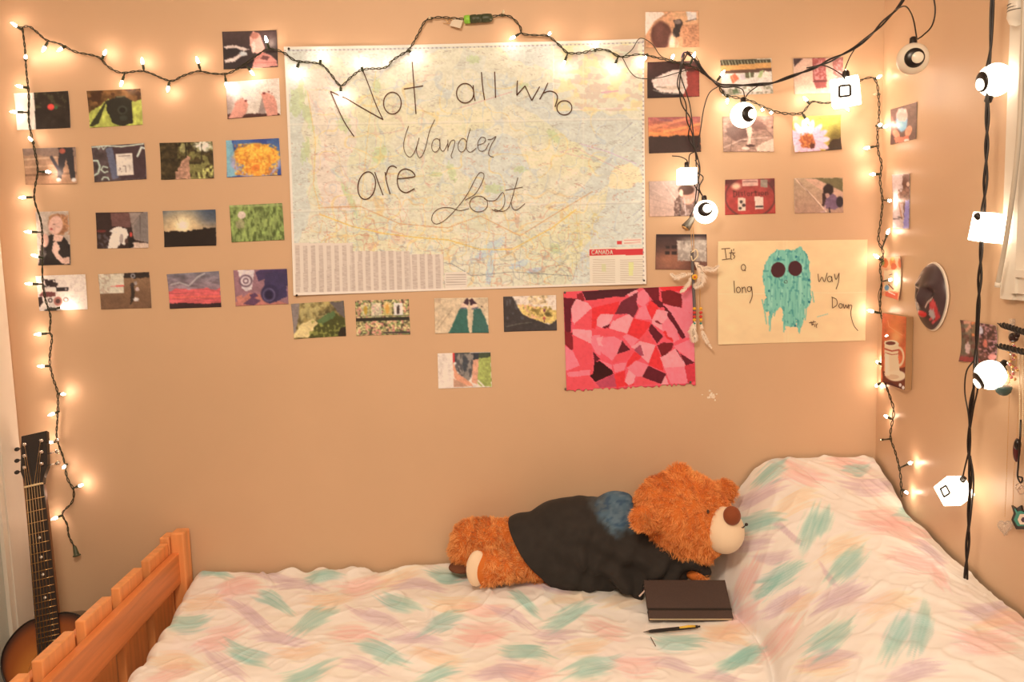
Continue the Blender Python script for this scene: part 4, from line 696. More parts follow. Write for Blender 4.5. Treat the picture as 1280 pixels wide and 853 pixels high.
# red and pink mosaic painting
def paint_red(c):
    c.C[:] = (244, 78, 96)
    DK, MR, BR, RD, P1, P2, P3 = (104, 28, 40), (84, 34, 42), (62, 22, 24), (236, 38, 48), (252, 118, 132), (250, 146, 152), (240, 72, 84)
    for pts, col in [
        ([(65,130),(170,130),(160,180),(75,175)],P3),([(75,172),(165,180),(130,230),(125,400),(85,400)],DK),([(165,150),(200,135),(220,190),(190,200),(165,190)],(150,34,44)),([(200,130),(600,100),(500,150),(470,175),(400,170),(260,190),(225,190)],MR),
        ([(225,195),(420,165),(490,170),(440,200),(280,240),(250,225)],P3),([(160,180),(235,205),(265,240),(210,290),(150,350),(135,330),(128,240)],P2),([(265,240),(450,195),(430,285),(330,280),(300,320),(290,380),(265,375)],RD),([(265,245),(265,380),(150,380),(150,345),(210,290)],P3),
        ([(300,310),(325,280),(410,285),(385,345),(330,372),(298,360)],P2),([(415,285),(460,200),(540,150),(575,135),(560,200),(575,240),(545,305),(500,280)],(116,40,52)),([(500,150),(560,120),(575,130),(520,165)],P2),([(565,210),(570,140),(610,118),(640,135),(650,190),(610,230),(590,225)],P1),
        ([(600,100),(710,95),(720,200),(680,200),(640,150)],(120,30,40)),([(710,95),(880,85),(880,130),(740,130)],RD),([(630,240),(650,195),(700,205),(710,240),(680,290),(665,320)],RD),([(660,190),(720,190),(760,230),(720,240)],DK),([(725,130),(790,120),(865,150),(865,245),(790,225),(735,205)],(128,30,36)),([(715,140),(735,205),(712,190)],P3),
        ([(862,150),(940,100),(945,290),(870,245)],P1),([(735,215),(865,240),(940,290),(945,440),(890,440),(830,330)],P1),([(740,215),(790,270),(890,430),(870,450),(790,340),(750,250)],DK),([(555,310),(580,240),(620,220),(665,320),(610,318)],P1),([(665,320),(700,250),(770,265),(765,320),(735,345),(735,390),(665,345)],P2),([(680,330),(700,322),(745,355),(710,345)],(140,40,50)),
        ([(735,350),(770,300),(830,380),(850,450),(810,470),(770,430),(735,395)],P1),([(735,395),(760,395),(770,430),(800,440),(810,470),(760,440)],RD),([(380,375),(400,330),(510,280),(540,310),(500,410),(430,395)],P2),([(410,330),(440,290),(490,285),(440,310)],P3),([(385,345),(375,380),(330,372)],DK),([(540,310),(655,335),(650,365),(580,450),(500,410)],RD),
        ([(265,380),(370,375),(500,410),(480,440),(380,430),(300,425),(265,420)],P3),([(640,385),(660,345),(740,430),(700,480)],DK),([(580,450),(650,370),(640,400),(690,485),(610,470)],P3),([(135,380),(265,390),(262,480),(200,450),(140,420)],P2),([(80,395),(135,405),(148,470),(135,530),(82,480)],(140,32,40)),([(135,420),(200,450),(262,480),(275,600),(185,625),(140,520)],P3),
        ([(265,425),(320,420),(340,480),(320,560),(290,540),(262,480)],P1),([(320,440),(410,430),(470,460),(430,550),(400,590),(330,540)],P1),([(295,440),(340,430),(325,470),(345,500),(310,490)],P2),([(468,460),(520,520),(430,550)],DK),([(470,430),(500,415),(580,450),(530,500)],P1),([(525,500),(590,460),(690,490),(640,610),(590,560),(560,520)],P2),
        ([(545,520),(590,485),(610,555),(585,560)],(170,70,90)),([(700,490),(740,470),(810,475),(800,510),(765,550),(730,565)],(126,28,36)),([(690,490),(730,570),(740,660),(640,620)],RD),([(500,600),(550,530),(600,565),(560,600),(495,640)],RD),([(430,550),(525,520),(550,530),(490,590),(400,610)],P3),
        ([(85,490),(140,530),(185,625),(90,660)],P1),([(275,535),(320,580),(280,610)],DK),([(280,600),(320,595),(405,660),(410,680),(290,735),(250,690),(275,670)],BR),([(95,670),(180,625),(275,605),(270,680),(250,690),(290,770),(100,790)],P3),([(95,670),(260,650),(250,690),(110,700)],P1),([(320,590),(400,620),(400,655)],P1),([(405,620),(500,600),(480,655),(420,670)],P1),
        ([(290,740),(415,680),(430,765),(320,772)],(196,66,90)),([(415,680),(490,655),(485,720),(560,750),(430,770)],RD),([(485,730),(510,650),(560,690),(540,745),(510,755)],P2),([(500,640),(560,590),(640,620),(600,700),(560,695)],P1),([(600,700),(640,625),(760,680),(725,748)],DK),([(570,700),(600,700),(720,748),(550,755)],P3),
        ([(725,748),(755,690),(775,750)],P2),([(740,620),(720,570),(760,550),(820,510),(880,600),(905,690),(890,740),(790,745)],P2),([(745,640),(900,630),(905,740),(790,745)],P1),([(820,510),(900,470),(950,470),(950,610),(870,545)],P1),([(850,540),(950,605),(890,625)],DK),([(880,625),(950,610),(950,730),(905,740)],(214,46,62)),([(820,510),(840,530),(870,590)],DK),
        ([(810,495),(945,440),(950,490),(830,515)],P1)]:
        c.p(pts, col, rough=1.6)
    c.n(.07, 16)
rp = sheet('painting', [(704,365),(866,357),(869,480),(708,488.5)], 170, 130, [], (690,340,5.3316), M['paper'], 'torn edged painting of red, pink and maroon angular patches', 'painting', None, 1, 0.0, .0015, .005, rag=2.2, painter=paint_red)
for q in ((707,486.5),(863,478),(706,366)): pin(*q, rp, M['clip'], -.006)
# teal squid drawing
def paint_squid(c):
    c.C[:] = (240, 202, 146); c.n(.035, 60, 40)
    c.mix((np.abs(c.X-805-.01*c.Y) < 14)*.12, (252, 225, 180)); c.l([(472, 312),(1210, 302)], 3, (250, 222, 176), .6); c.l([(805,45),(812,555)], 3, (226, 186, 130), .35)
    T = (120, 192, 166)
    body = [(712,150),(735,108),(775,86),(830,92),(885,75),(905,95),(925,150),(930,220),(930,300),(938,340),(925,370),(905,385),(898,440),(886,470),(878,498),(868,500),(862,440),(856,475),(832,480),(810,470),(800,498),(794,470),(792,400),(780,375),(755,400),(740,410),(728,470),(722,470),(722,400),(700,400),(696,370),(708,330),(700,270),(692,215),(700,170)]
    c.p(body, T, 1, rough=5)
    m = np.abs(c.C-np.array(T)).sum(1) < 60
    s_ = vn(c.X/5, c.Y/45, 5); c.mix(m*sst(.6, .8, s_)*.7, (84, 164, 150)); c.mix(m*sst(.65, .85, vn(c.X/6, c.Y/60, 15))*.6, (160, 214, 184)); c.mix(m*sst(.7, .8, vn(c.X/9, c.Y/14, 25))*.5, (40, 130, 130))
    for x0, y0, x1, y1 in [(700,380,712,460),(735,400,728,495),(800,400,798,500),(835,400,832,470),(850,380,856,470),(885,380,876,505),(915,330,905,440),(940,300,948,350),(760,380,750,420),(690,340,700,385)]: c.l([(x0, y0), (x1, y1)], 7, (110, 186, 162), .8)
    for x0, y0 in [(770,135),(725,295),(925,240),(925,350),(860,125),(855,470)]: c.e(x0, y0, 6, 7, (30, 120, 130), rough=.5)
    c.e(770, 190, 36, 39, (80, 42, 46), rot=15, rough=.06, soft=.06); c.e(855, 183, 35, 38, (80, 42, 46), rot=-10, rough=.06, soft=.06); c.e(808, 250, 9, 8, (70, 60, 60), ring=.35)
    c.l([(965, 425),(1018, 410)], 4, (120, 190, 180), .7)
sq = sheet('drawing', [(897,302),(1084,299.5),(1081,426),(897,431)], 230, 160, [], R3, M['paper'], 'cream paper drawing of a teal big-eyed squid with handwritten words', 'drawing', None, 1, 0.0, .0015, .004, painter=paint_squid)
YS = -.0045
hl = [[(487,85),(530,82)],[(505,85),(512,138)],[(490,140),(530,134)],[(538,88),(533,130),(541,138)],[(526,106),(546,103)],[(556,104),(544,110),(554,122),(547,134)],oval(597,178,11,15),[(604,190),(608,196)],[(550,245),(553,305)],oval(572,290,10,14),[(590,275),(592,306)],[(592,285),(603,276),(610,305)],oval(626,286,10,12),[(637,272),(641,320),(628,357)],
    [(970,210),(975,250),(990,226),(1002,250),(1016,205)],oval(1028,236,11,14),[(1038,222),(1042,250)],[(1052,210),(1060,238),(1076,205)],[(1076,205),(1073,250),(1060,286)],[(1041,328),(1042,380)],[(1038,326),(1062,338),(1064,365),(1042,382)],oval(1083,370,9,11),[(1096,360),(1102,383),(1109,365),(1116,382),(1122,362)],[(1124,385),(1126,368),(1140,370),(1134,408),(1148,465),(1170,495)],
    [(926,455),(958,450)],[(935,447),(940,465),(948,444)],[(938,468),(950,462),(955,475)],[(958,460),(964,480)],[(968,458),(960,470)]]
words(sq, R3, YS, [("It's", .0010, hl[:6]+[[(549,84),(547,94)]]), ("a", .0010, hl[6:8]), ("long", .0010, hl[8:14]), ("way", .0010, hl[14:19]), ("Down", .0010, hl[19:25]), ("signature", .0008, hl[25:])])
# orange card on the right wall
sheet('greeting_card', [(1102.5,323),(1128.5,320),(1126.5,376),(1104,369)], 50, 90, [('g',80,(246,190,140),560,(230,140,90)),('n',.15,40),('e',105,165,30,50,(226,106,46),D_(rough=.3)),('e',85,150,14,40,(150,160,80),D_(rough=.4)),('e',185,150,30,60,(232,130,46),D_(rough=.3)),('e',185,110,20,30,(190,180,70),D_(rough=.4)),('e',270,160,22,50,(214,96,40),D_(rough=.3)),('e',195,200,34,40,(214,90,50),D_(rough=.5)),('p',[(90,240),(280,230),(275,470),(90,460)],(250,220,176),D_(a=.7,rough=6)),('p',[(110,470),(250,480),(245,560),(110,530)],(214,78,48),D_(rough=4)),('p',[(140,380),(205,440),(190,445),(135,390)],(120,40,30)),('e',125,425,24,30,(96,150,180),D_(rough=.3)),('l',[(150,290),(180,280)],8,(90,70,60)),('l',[(145,470),(210,500)],12,(250,210,190))], XM, M['photo'], 'orange and white illustrated card pinned above the mug canvas', 'card', None, 0, XR, .0015, .006)
# mug canvas on the right wall
cv = thing('canvas_picture', W(1120, 440, 0, XR-.001), 'small stretched canvas of a cream mug on orange, hung on right wall', 'canvas')
tq = np.array([W(*p, 0, XR-.019) for p in ((1103,391.5),(1133,396.5),(1134,489.5),(1104,478))])
nx, ny = 60, 130; U, V = np.meshgrid(np.linspace(0, 1, nx), np.linspace(0, 1, ny)); U = U[..., None]; V = V[..., None]
y0, y1 = tq[0][1], tq[1][1]; z1 = (tq[0][2]+tq[1][2])/2; z0 = (tq[2][2]+tq[3][2])/2
P = np.concatenate([np.full_like(U, XR-.019), y0+(y1-y0)*U, z1+(z0-z1)*V], -1).reshape(-1, 3)
px, py = proj(P); c = Paint((px-1090)*7.109, (py-380)*7.109, (214, 100, 56))
c.run([('g',90,(206,92,50),620,(216,106,60)),('n',.18,40),('e',210,200,70,130,(240,140,70),D_(soft=.9,a=.7)),('e',215,300,40,50,(250,180,110),D_(soft=.9,a=.7)),('l',[(140,150),(150,200),(200,235),(270,280)],5,(250,170,110),.8),
    ('p',[(95,600),(300,560),(330,800),(95,700)],(120,60,44)),('e',235,470,52,92,(240,204,160),D_(ring=.28)),('p',[(112,330),(238,350),(232,470),(245,590),(250,680),(150,660),(112,640)],(236,206,164),D_(rough=2)),('e',170,350,62,28,(244,216,176)),('e',165,350,44,17,(120,60,50)),('l',[(115,400),(175,420),(235,410)],14,(190,84,60)),('l',[(115,435),(175,452),(235,445)],7,(190,84,60)),('e',215,640,84,48,(240,212,172)),('e',180,650,60,22,(214,170,130),D_(a=.6)),('p',[(112,430),(150,450),(160,640),(120,640)],(246,222,186),D_(a=.7)),('e',130,560,8,90,(250,232,200),D_(a=.5)),('p',[(95,690),(180,700),(320,780),(95,800)],(96,48,44),D_(rough=4)),('e',250,722,12,16,(236,214,196)),('e',277,745,11,17,(236,214,196)),('e',92,470,6,160,(150,70,44),D_(a=.5))])
put('painted_front', fastmesh('painted_front', P, gridq(nx, ny), M['paper'], alb(c.C)), cv)
ym = (y0+y1)/2; part('frame_sides', MB().box((XR-.0098, ym, (z0+z1)/2), (.0088, abs(y1-y0)/2, (z1-z0)/2)), M['canvas'], cv, False)
# painted mask
mk = thing('face_mask', W(1163, 370, 0, XR-.001), 'black painted face mask with red lips and white rim, on right wall', 'mask')
mc = W(1168, 371, 0, XR); n1, n2_ = 60, 60; vsx = []
HY, HZ, HX = .073, .0835, .030
def maskpt(a_, r_):
    yy = cos(a_)*r_; zz = sin(a_)*r_; taper = 1-.13*np.clip(-zz, 0, 1)
    x = HX*(1-r_**2.3)**.62
    x += .012*np.exp(-((yy)/.15)**2-((zz+.05)/.20)**2*(1 if zz < -.05 else .35)) *(1-r_**4)       # nose
    x -= .010*np.exp(-((abs(yy)-.40)/.18)**2-((zz-.14)/.13)**2)                                      # eye hollows
    x += .008*np.exp(-(yy/.26)**2-((zz+.50)/.10)**2)                                                 # lips
    x += .006*np.exp(-((abs(yy)-.42)/.25)**2-((zz-.34)/.10)**2)
    return (mc[0]-.003-x, mc[1]+yy*HY*taper, mc[2]+zz*HZ)
V_ = [maskpt(2*pi*j/n2_, i/n1) for i in range(1, n1+1) for j in range(n2_)]; V_.append(maskpt(0, 0))
Q = [(i*n2_+j, (i+1)*n2_+j, (i+1)*n2_+(j+1) % n2_, i*n2_+(j+1) % n2_) for i in range(n1-1) for j in range(n2_)]
fs = Q+[(n1*n2_, j, (j+1) % n2_) for j in range(n2_)]
me = bpy.data.meshes.new('face'); me.from_pydata(V_, [], fs); Pm = np.array(V_)
yy = (Pm[:, 1]-mc[1])/HY; zz = (Pm[:, 2]-mc[2])/HZ
c = Paint(-yy*100, -zz*100, (66, 44, 44)); c.n(.12, 30)
c.run([('e',0,50,30,10,(206,34,34),D_(rough=.1)),('l',[(26,28),(38,14),(56,2)],6,(190,150,130)),('l',[(-56,20),(-40,2),(-28,-6)],6,(190,150,130)),('l',[(-52,-30),(-40,-50),(-32,-58)],5,(200,160,140)),('l',[(-50,-28),(-34,-26)],5,(200,160,140)),
    ('e',58,36,14,30,(190,40,44),D_(rough=.5)),('e',50,46,10,16,(170,150,140),D_(rough=.5)),('e',62,18,10,12,(200,60,60),D_(rough=.5)),('e',40,68,9,9,(200,70,70),D_(ring=.5)),('e',66,-18,4,3,(210,190,170))])
rim = .985*np.hypot(yy/(1-.13*np.clip(-zz, 0, 1)), zz); c.mix(sst(.955, .975, rim)*1.0, (226, 206, 172))
setcol(me, alb(c.C)); me.materials.append(M['mask']); me.polygons.foreach_set('use_smooth', [True]*len(me.polygons)); me.update()
put('face', me, mk)
rm = [maskpt(2*pi*j/40, 1.0) for j in range(40)]; part('rim', MB().tube([(p[0]-.0005, p[1], p[2]) for p in rm], .0018, 6, closed=True), M['feather'], mk, label='rough cream plaster rim')
# filler scuff on the wall
sc_ = W(889, 495, 1, 0); mb = MB(); rr = random.Random(3)
for k in range(26):
    a_ = rr.uniform(0, 2*pi); r_ = abs(rr.gauss(0, .008)); mb.ell((sc_[0]+r_*cos(a_), -.0004, sc_[2]+r_*sin(a_)), (rr.uniform(.001, .004), .0006, rr.uniform(.001, .004)), seg=8, rings=4)
tag(put('filler_patch', mb.mesh('filler_patch', M['scuff'])), 'small white scuff of filler on the bare wall below the drawing', 'wall filler')

# ------------------------------------------------------------------ fairy lights
def path3(pts, n=6):      # pts: (px, py, axis, value)
    return catmull([W(p[0], p[1], p[2], p[3]) for p in pts], n)
def twisted(P, r, off, pitch, step=.004, seed=0, mb=None, loose=.35):
    P = resample(P, step); m = len(P); mb = mb or MB()
    T = np.gradient(P, axis=0); T /= np.linalg.norm(T, axis=1)[:, None]
    A = np.cross(T, np.array([0, 1.0, 0])); A /= np.linalg.norm(A, axis=1)[:, None]+1e-9; B = np.cross(T, A)
    t = np.arange(m)*step; an = 2*pi*t/pitch+3*vn(t*8, t*0, seed); k = off*(1+loose*2*(vn(t*18, t*0, seed+5)-.3))
    for s_ in (0, pi):
        mb.tube(P+(np.cos(an+s_)*k)[:, None]*A+(np.sin(an+s_)*k*.8)[:, None]*B, r, 5)
    return mb
mbB = MB().lathe([(.0022, 0), (.0034, .003), (.0037, .008), (.0030, .013), (.0016, .0165), (.0004, .019)], n=10)
ME_BULB = mbB.mesh('bulb', M['bulb']); ME_OFF = mbB.mesh('unlit_bulb', M['off'])
ME_SOCK = MB().lathe([(.0022, -.014), (.0036, -.012), (.0036, .001), (.0030, .0022)], n=10).mesh('socket', M['sock'])
def bulbs(root, path, lst, ax, val, gap=.0205):
    """each light: socket growing from the wire, bulb at its tip"""
    for it in lst:
        bx, by = it[0], it[1]; lit = True; a_, v_ = ax, val
        for q in it[2:]:
            if q == 'off': lit = False
            elif isinstance(q, tuple): a_, v_ = q
        B = W(bx, by, a_, v_-gap if a_ == 1 else v_-gap)
        i = np.argmin(np.linalg.norm(path-B, axis=1)); A = path[i]
        d = Vector(B-A); 
        if d.length < .014: d = Vector((d.x*.6, -.02, d.z*.6)) if a_ == 1 else Vector((-.012, -.016, d.z*.6))
        d = d.normalized(); 
        q = d.to_track_quat('Z', 'Y'); 
        base = Vector(B)-d*.008
        s_ = bpy.data.objects.new('socket', ME_SOCK); COL.objects.link(s_); s_.parent = root; s_.location = base-root.location; s_.rotation_mode = 'QUATERNION'; s_.rotation_quaternion = q
        b_ = bpy.data.objects.new('bulb', ME_BULB if lit else ME_OFF); COL.objects.link(b_); b_.parent = s_
        if not lit: b_['label'] = 'unlit bulb'
        dist = (Vector(A)-(base-d*.013)).length
        if dist > .003: stems.tube([A, base-d*.013], .0022, 5)
GS = 'fairy light strings'
stems = MB()
s1 = thing('string_lights', W(60, 400, 1, -.01), 'lit fairy light string hanging down the left side above the guitar', 'string lights', GS)
p1 = path3([(28,34,1,-.012),(31,60,1,-.012),(33,90,1,-.012),(36,120,1,-.012),(36,150,1,-.012),(40,172,1,-.012),(47,210,1,-.012),(44,232,1,-.012),(43,250,1,-.012),(51,276,1,-.012),(53,300,1,-.012),(53,345,1,-.012),(56,372,1,-.012),(63,395,1,-.012),(62,415,1,-.012),(65,422,1,-.012),(62,450,1,-.012),(66,472,1,-.012),(72,492,1,-.012),(72,520,1,-.012),(71,548,1,-.012),(79,572,1,-.014),(84,598,1,-.014),(92,613,1,-.014),(90,628,1,-.014),(78,642,1,-.014),(84,656,1,-.014),(86,670,1,-.016),(93,684,1,-.02)])
bulbs(s1, p1, [(32,71),(25,108),(18,140),(38,174),(60,215),(29,247),(36,290),(44,320),(37,355),(79,384),(48,418),(52,458),(79,493),(65,518),(63,553),(80,584),(101,607),(69,648)], 1, -.005)
twisted(p1, .0014, .0017, .04, seed=2, mb=stems); part('wire', stems, M['wire'], s1)
pc = W(95, 691, 1, -.02); pd = Vector((.25, -.15, -1)).normalized()
Mp = Matrix.Translation(Vector(pc)) @ pd.to_track_quat('Z', 'Y').to_matrix().to_4x4()
part('plug', MB().lathe([(.003, -.02), (.0045, -.018), (.0065, -.004), (.0075, .006), (.011, .0075), (.011, .0105), (.006, .0115)], Mp, 16), M['plug'], s1)
stems = MB()
s2 = thing('string_lights', W(300, 80, 1, -.01), 'lit fairy light string along the wall top, from left corner across the map', 'string lights', GS)
p2 = path3([(24,35,1,-.014),(36,33,1,-.016),(46,40,1,-.016),(58,50,1,-.016),(75,55,1,-.014),(95,65,1,-.014),(122,71,1,-.014),(135,83,1,-.014),(152,91,1,-.014),(180,89,1,-.014),(212,101,1,-.014),(228,95,1,-.014),(248,89,1,-.014),(265,92,1,-.014),(284,92,1,-.014),(300,84,1,-.016),(320,70,1,-.016),(336,61,1,-.018),(355,66,1,-.018),(370,76,1,-.016),(400,80,1,-.016),(413,92,1,-.016),(426,107,1,-.016),(438,97,1,-.016),(453,87,1,-.018),(480,85,1,-.018),(490,76,1,-.018),(502,68,1,-.016),(512,61,1,-.016),(523,42,1,-.014),(532,26,1,-.012),(545,22,1,-.012),(556,22,1,-.012),(580,24,1,-.014)])
bulbs(s2, p2, [(18,31),(55,61),(75,62),(131,66),(152,104),(178,77),(210,111),(247,76),(283,106),(333,50),(315,91),(370,88),(401,71),(426,118),(451,80),(483,79),(516,68),(537,22,'off')], 1, -.006)
twisted(p2, .0014, .0017, .04, seed=12, mb=stems); part('wire', stems, M['wire'], s2)
# plug joint between strings: female plug with lime collar
def seg(ax0, ax1, prof, m, name, parent, n=16, fl=None):
    A = Vector(W(*ax0)); B = Vector(W(*ax1)); d = (B-A); L = d.length; Mx = Matrix.Translation(A) @ d.to_track_quat('Z', 'Y').to_matrix().to_4x4()
    mb = MB().lathe([(r, z*L) for r, z in prof], Mx, n); return part(name, mb, m, parent)
seg((587,24,1,-.016), (602,23,1,-.016), [(.006,0),(.011,.08),(.012,.5),(.010,.6),(.011,.7),(.011,1)], M['plug'], 'plug', s2)
seg((580,24.5,1,-.016), (587.5,24,1,-.016), [(.008,0),(.011,.15),(.0115,.9),(.010,1)], M['lime'], 'plug_collar', s2)
Tg = [W(566,24,1,-.012), W(579,25.5,1,-.016), W(575.5,35.5,1,-.020), W(562,32,1,-.016)]
part('warning_tag', MB().add(list(Tg)+[t_-np.array([0,.0008,0]) for t_ in Tg], [(0,1,2,3),(7,6,5,4),(0,4,5,1),(1,5,6,2),(2,6,7,3),(3,7,4,0)]), mat('tag_paper', (.72,.66,.55), .7), s2, False)
part('twist_tie', MB().tube(catmull([W(556,22,1,-.012),W(560,28,1,-.010),(W(563,22,1,-.014)),W(566,29,1,-.012),W(554,29,1,-.008)], 6), .0009, 5), M['gold'], s2)
stems = MB()
s3 = thing('string_lights', W(880, 90, 1, -.01), 'lit fairy light string right of the map, ending down the room corner', 'string lights', GS)
CR = 1.006
p3 = path3([(604,23,1,-.014),(614,21,1,-.012),(628,19,1,-.012),(640,22,1,-.012),(650,33,1,-.014),(653,42,1,-.016),(670,44,1,-.016),(685,45,1,-.016),(700,57,1,-.016),(710,66,1,-.016),(728,66,1,-.016),(744,62,1,-.016),(760,63,1,-.016),(776,71,1,-.016),(800,68,1,-.018),(825,73,1,-.02),(845,78,1,-.02),(862,82,1,-.02),(880,92,1,-.02),(897,106,1,-.02),(905,118,1,-.02),(920,122,1,-.02),(938,126,1,-.02),(955,134,1,-.02),(975,141,1,-.02),(1000,142,1,-.02),(1009,134,1,-.02),(1016,127,1,-.02),(1030,129,1,-.02),(1045,126,1,-.018),(1058,112,1,-.016),(1075,101,1,-.016),(1090,97,1,-.018),(1096,104,1,-.018),(1098,118,1,-.02),(1099,140,1,-.02),(1097,165,1,-.02),(1098,190,1,-.02),(1102,205,0,XR-.012),(1100,225,1,-.02),(1103,250,0,XR-.012),(1101,275,1,-.02),(1098,300,1,-.02),(1104,316,0,XR-.012),(1100,335,1,-.02),(1102,352,0,XR-.012),(1100,385,1,-.02),(1104,405,0,XR-.012),(1106,440,0,XR-.012),(1106,475,0,XR-.012),(1112,495,0,XR-.012),(1117,515,0,XR-.012),(1113,545,0,XR-.012),(1119,565,0,XR-.012),(1125,590,0,XR-.012),(1127,622,0,XR-.012)])
bulbs(s3, p3, [(629,15,'off'),(641,47),(687,42),(705,79),(744,57),(768,83),(806,73),(841,71),(867,70),(903,92),(909,126),(953,137),(964,141),(1009,151),(1007,124),(1059,91),(1058,135),(1099,96),(1094,118,'off'),(1100,156),(1107,158,(0,XR+.004)),(1084,185),(1091,218),(1112,251,(0,XR+.004)),(1110,290,(0,XR+.004)),(1096,321),(1113,350,(0,XR+.004)),(1089,389),(1109,420,(0,XR+.004)),(1097,453),(1096,482),(1108,521,(0,XR+.004)),(1102,550),(1138,579,(0,XR+.004)),(1133,616,(0,XR+.004))], 1, -.008)
twisted(p3, .0014, .0019, .045, seed=22, mb=stems)
for lp in ([(778,72),(790,62),(800,48),(815,55),(826,70),(842,76)],[(778,72),(788,90),(800,98),(825,97),(850,90),(872,84)],[(880,90),(868,68),(856,66),(852,76),(858,90)],[(1103,300),(1109,312),(1101,322)],[(1104,352),(1098,368),(1100,385)]):
    stems.tube(path3([(a_, b_, 1, -.022) for a_, b_ in lp]), .0012, 5)
part('wire', stems, M['wire'], s3)
seg((616,22,1,-.016), (602,23,1,-.016), [(.004,0),(.010,.10),(.0115,.4),(.0115,.9),(.010,1)], M['plug'], 'plug', s3)

# ------------------------------------------------------------------ novelty lantern string (thick black cord)
ls = thing('lantern_cord', W(1000, 90, 1, -.03), 'thick black twisted cord swooping from the top right to the hanging tassel', 'cord', 'black lantern cords')
mb = MB()
twisted(path3([(1134,-8,1,-.34),(1122,10,1,-.30),(1108,24,1,-.26),(1088,44,1,-.20),(1068,60,1,-.15),(1045,72,1,-.11),(1015,86,1,-.085),(985,97,1,-.07),(965,104,1,-.06),(945,106,1,-.055),(920,107,1,-.05),(902,107,1,-.045),(888,98,1,-.04),(878,88,1,-.035),(868,74,1,-.03),(858,65,1,-.028)]), .0025, .0021, .15, seed=31, mb=mb)
twisted(path3([(857,66,1,-.028),(853,80,1,-.028),(848,105,1,-.03),(853,125,1,-.03),(861,150,1,-.03),(864,175,1,-.03),(870,192,1,-.032),(873,215,1,-.034),(872,240,1,-.032),(868,262,1,-.03),(864,275,1,-.028)]), .0018, .0036, .14, seed=33, mb=mb, loose=.8)
for lp in ([(900,107),(887,116),(880,135),(876,160),(872,185)],[(1008,85),(1030,82),(1050,92),(1056,99)],[(1068,62),(1062,72),(1056,88),(1056,99)],[(915,108),(928,112),(931,124)],[(948,107),(936,116),(931,124)],[(840,195),(850,196),(858,200),(860,206)],[(868,190),(862,194),(861,206)],[(869,200),(874,212),(868,230),(876,242),(881,250)],[(870,215),(879,222),(874,235),(881,250)],[(856,68),(850,90),(862,130),(867,170),(871,200)]):
    mb.tube(path3([(a_, b_, 1, -.045-.0006*max(0, a_-900)) for a_, b_ in lp]), .0016, 6)
part('cord', mb, M['cord'], ls)
part('hook', MB().tube(path3([(852,72,1,-.02),(855,66,1,-.02),(861,66,1,-.02)]), .0022, 6), mat('violet_tie', (.09,.05,.2), .4), ls, label='violet tie holding the cord')
l2 = thing('lantern_cord', W(1225, 300, 0, XR-.05), 'thick black twisted cord hanging straight down beside the window', 'cord', 'black lantern cords')
mb = MB()
xr = XR-.050
pts2 = [(1241,-12),(1240,10),(1239,40),(1238,62),(1235,85),(1234,100),(1234,125),(1234,150),(1233,190),(1231,240),(1228,275),(1226,320),(1224,360),(1222,400),(1220,440),(1219,470),(1214,505),(1212,530),(1211,565),(1213,590),(1211,640),(1210,670),(1208,702),(1207,728),(1207,748)]
twisted(path3([(a_, b_, 0, xr-.006) for a_, b_ in pts2]), .0027, .0021, .16, seed=41, mb=mb)
for lp in ([(1218,450),(1208,465),(1206,490),(1210,515),(1212,535)],[(1220,455),(1223,480),(1217,510),(1213,535)],[(1211,565),(1206,585),(1203,600),(1206,598)],[(1213,570),(1217,600),(1214,640),(1211,665)]):
    mb.tube(path3([(a_, b_, 0, xr-.008) for a_, b_ in lp]), .0017, 6)
# the curl at the very top right from which an unlit lantern hangs
part('cord', mb, M['cord'], l2)
l3 = thing('lantern_cord', W(1150, 20, 1, -.4), 'two thin black leads holding the unlit eyeball lantern at upper right', 'cord', 'black lantern cords')
part('cord', MB().tube(path3([(1119,12,1,-.31),(1132,8,1,-.36),(1141,22,1,-.44),(1146,48,1,-.46)]), .0017, 6).tube(path3([(1165,-14,1,-.46),(1169,12,1,-.46),(1165,32,1,-.46),(1154,44,1,-.46),(1147,49,1,-.46)]), .0017, 6), M['cord'], l3)

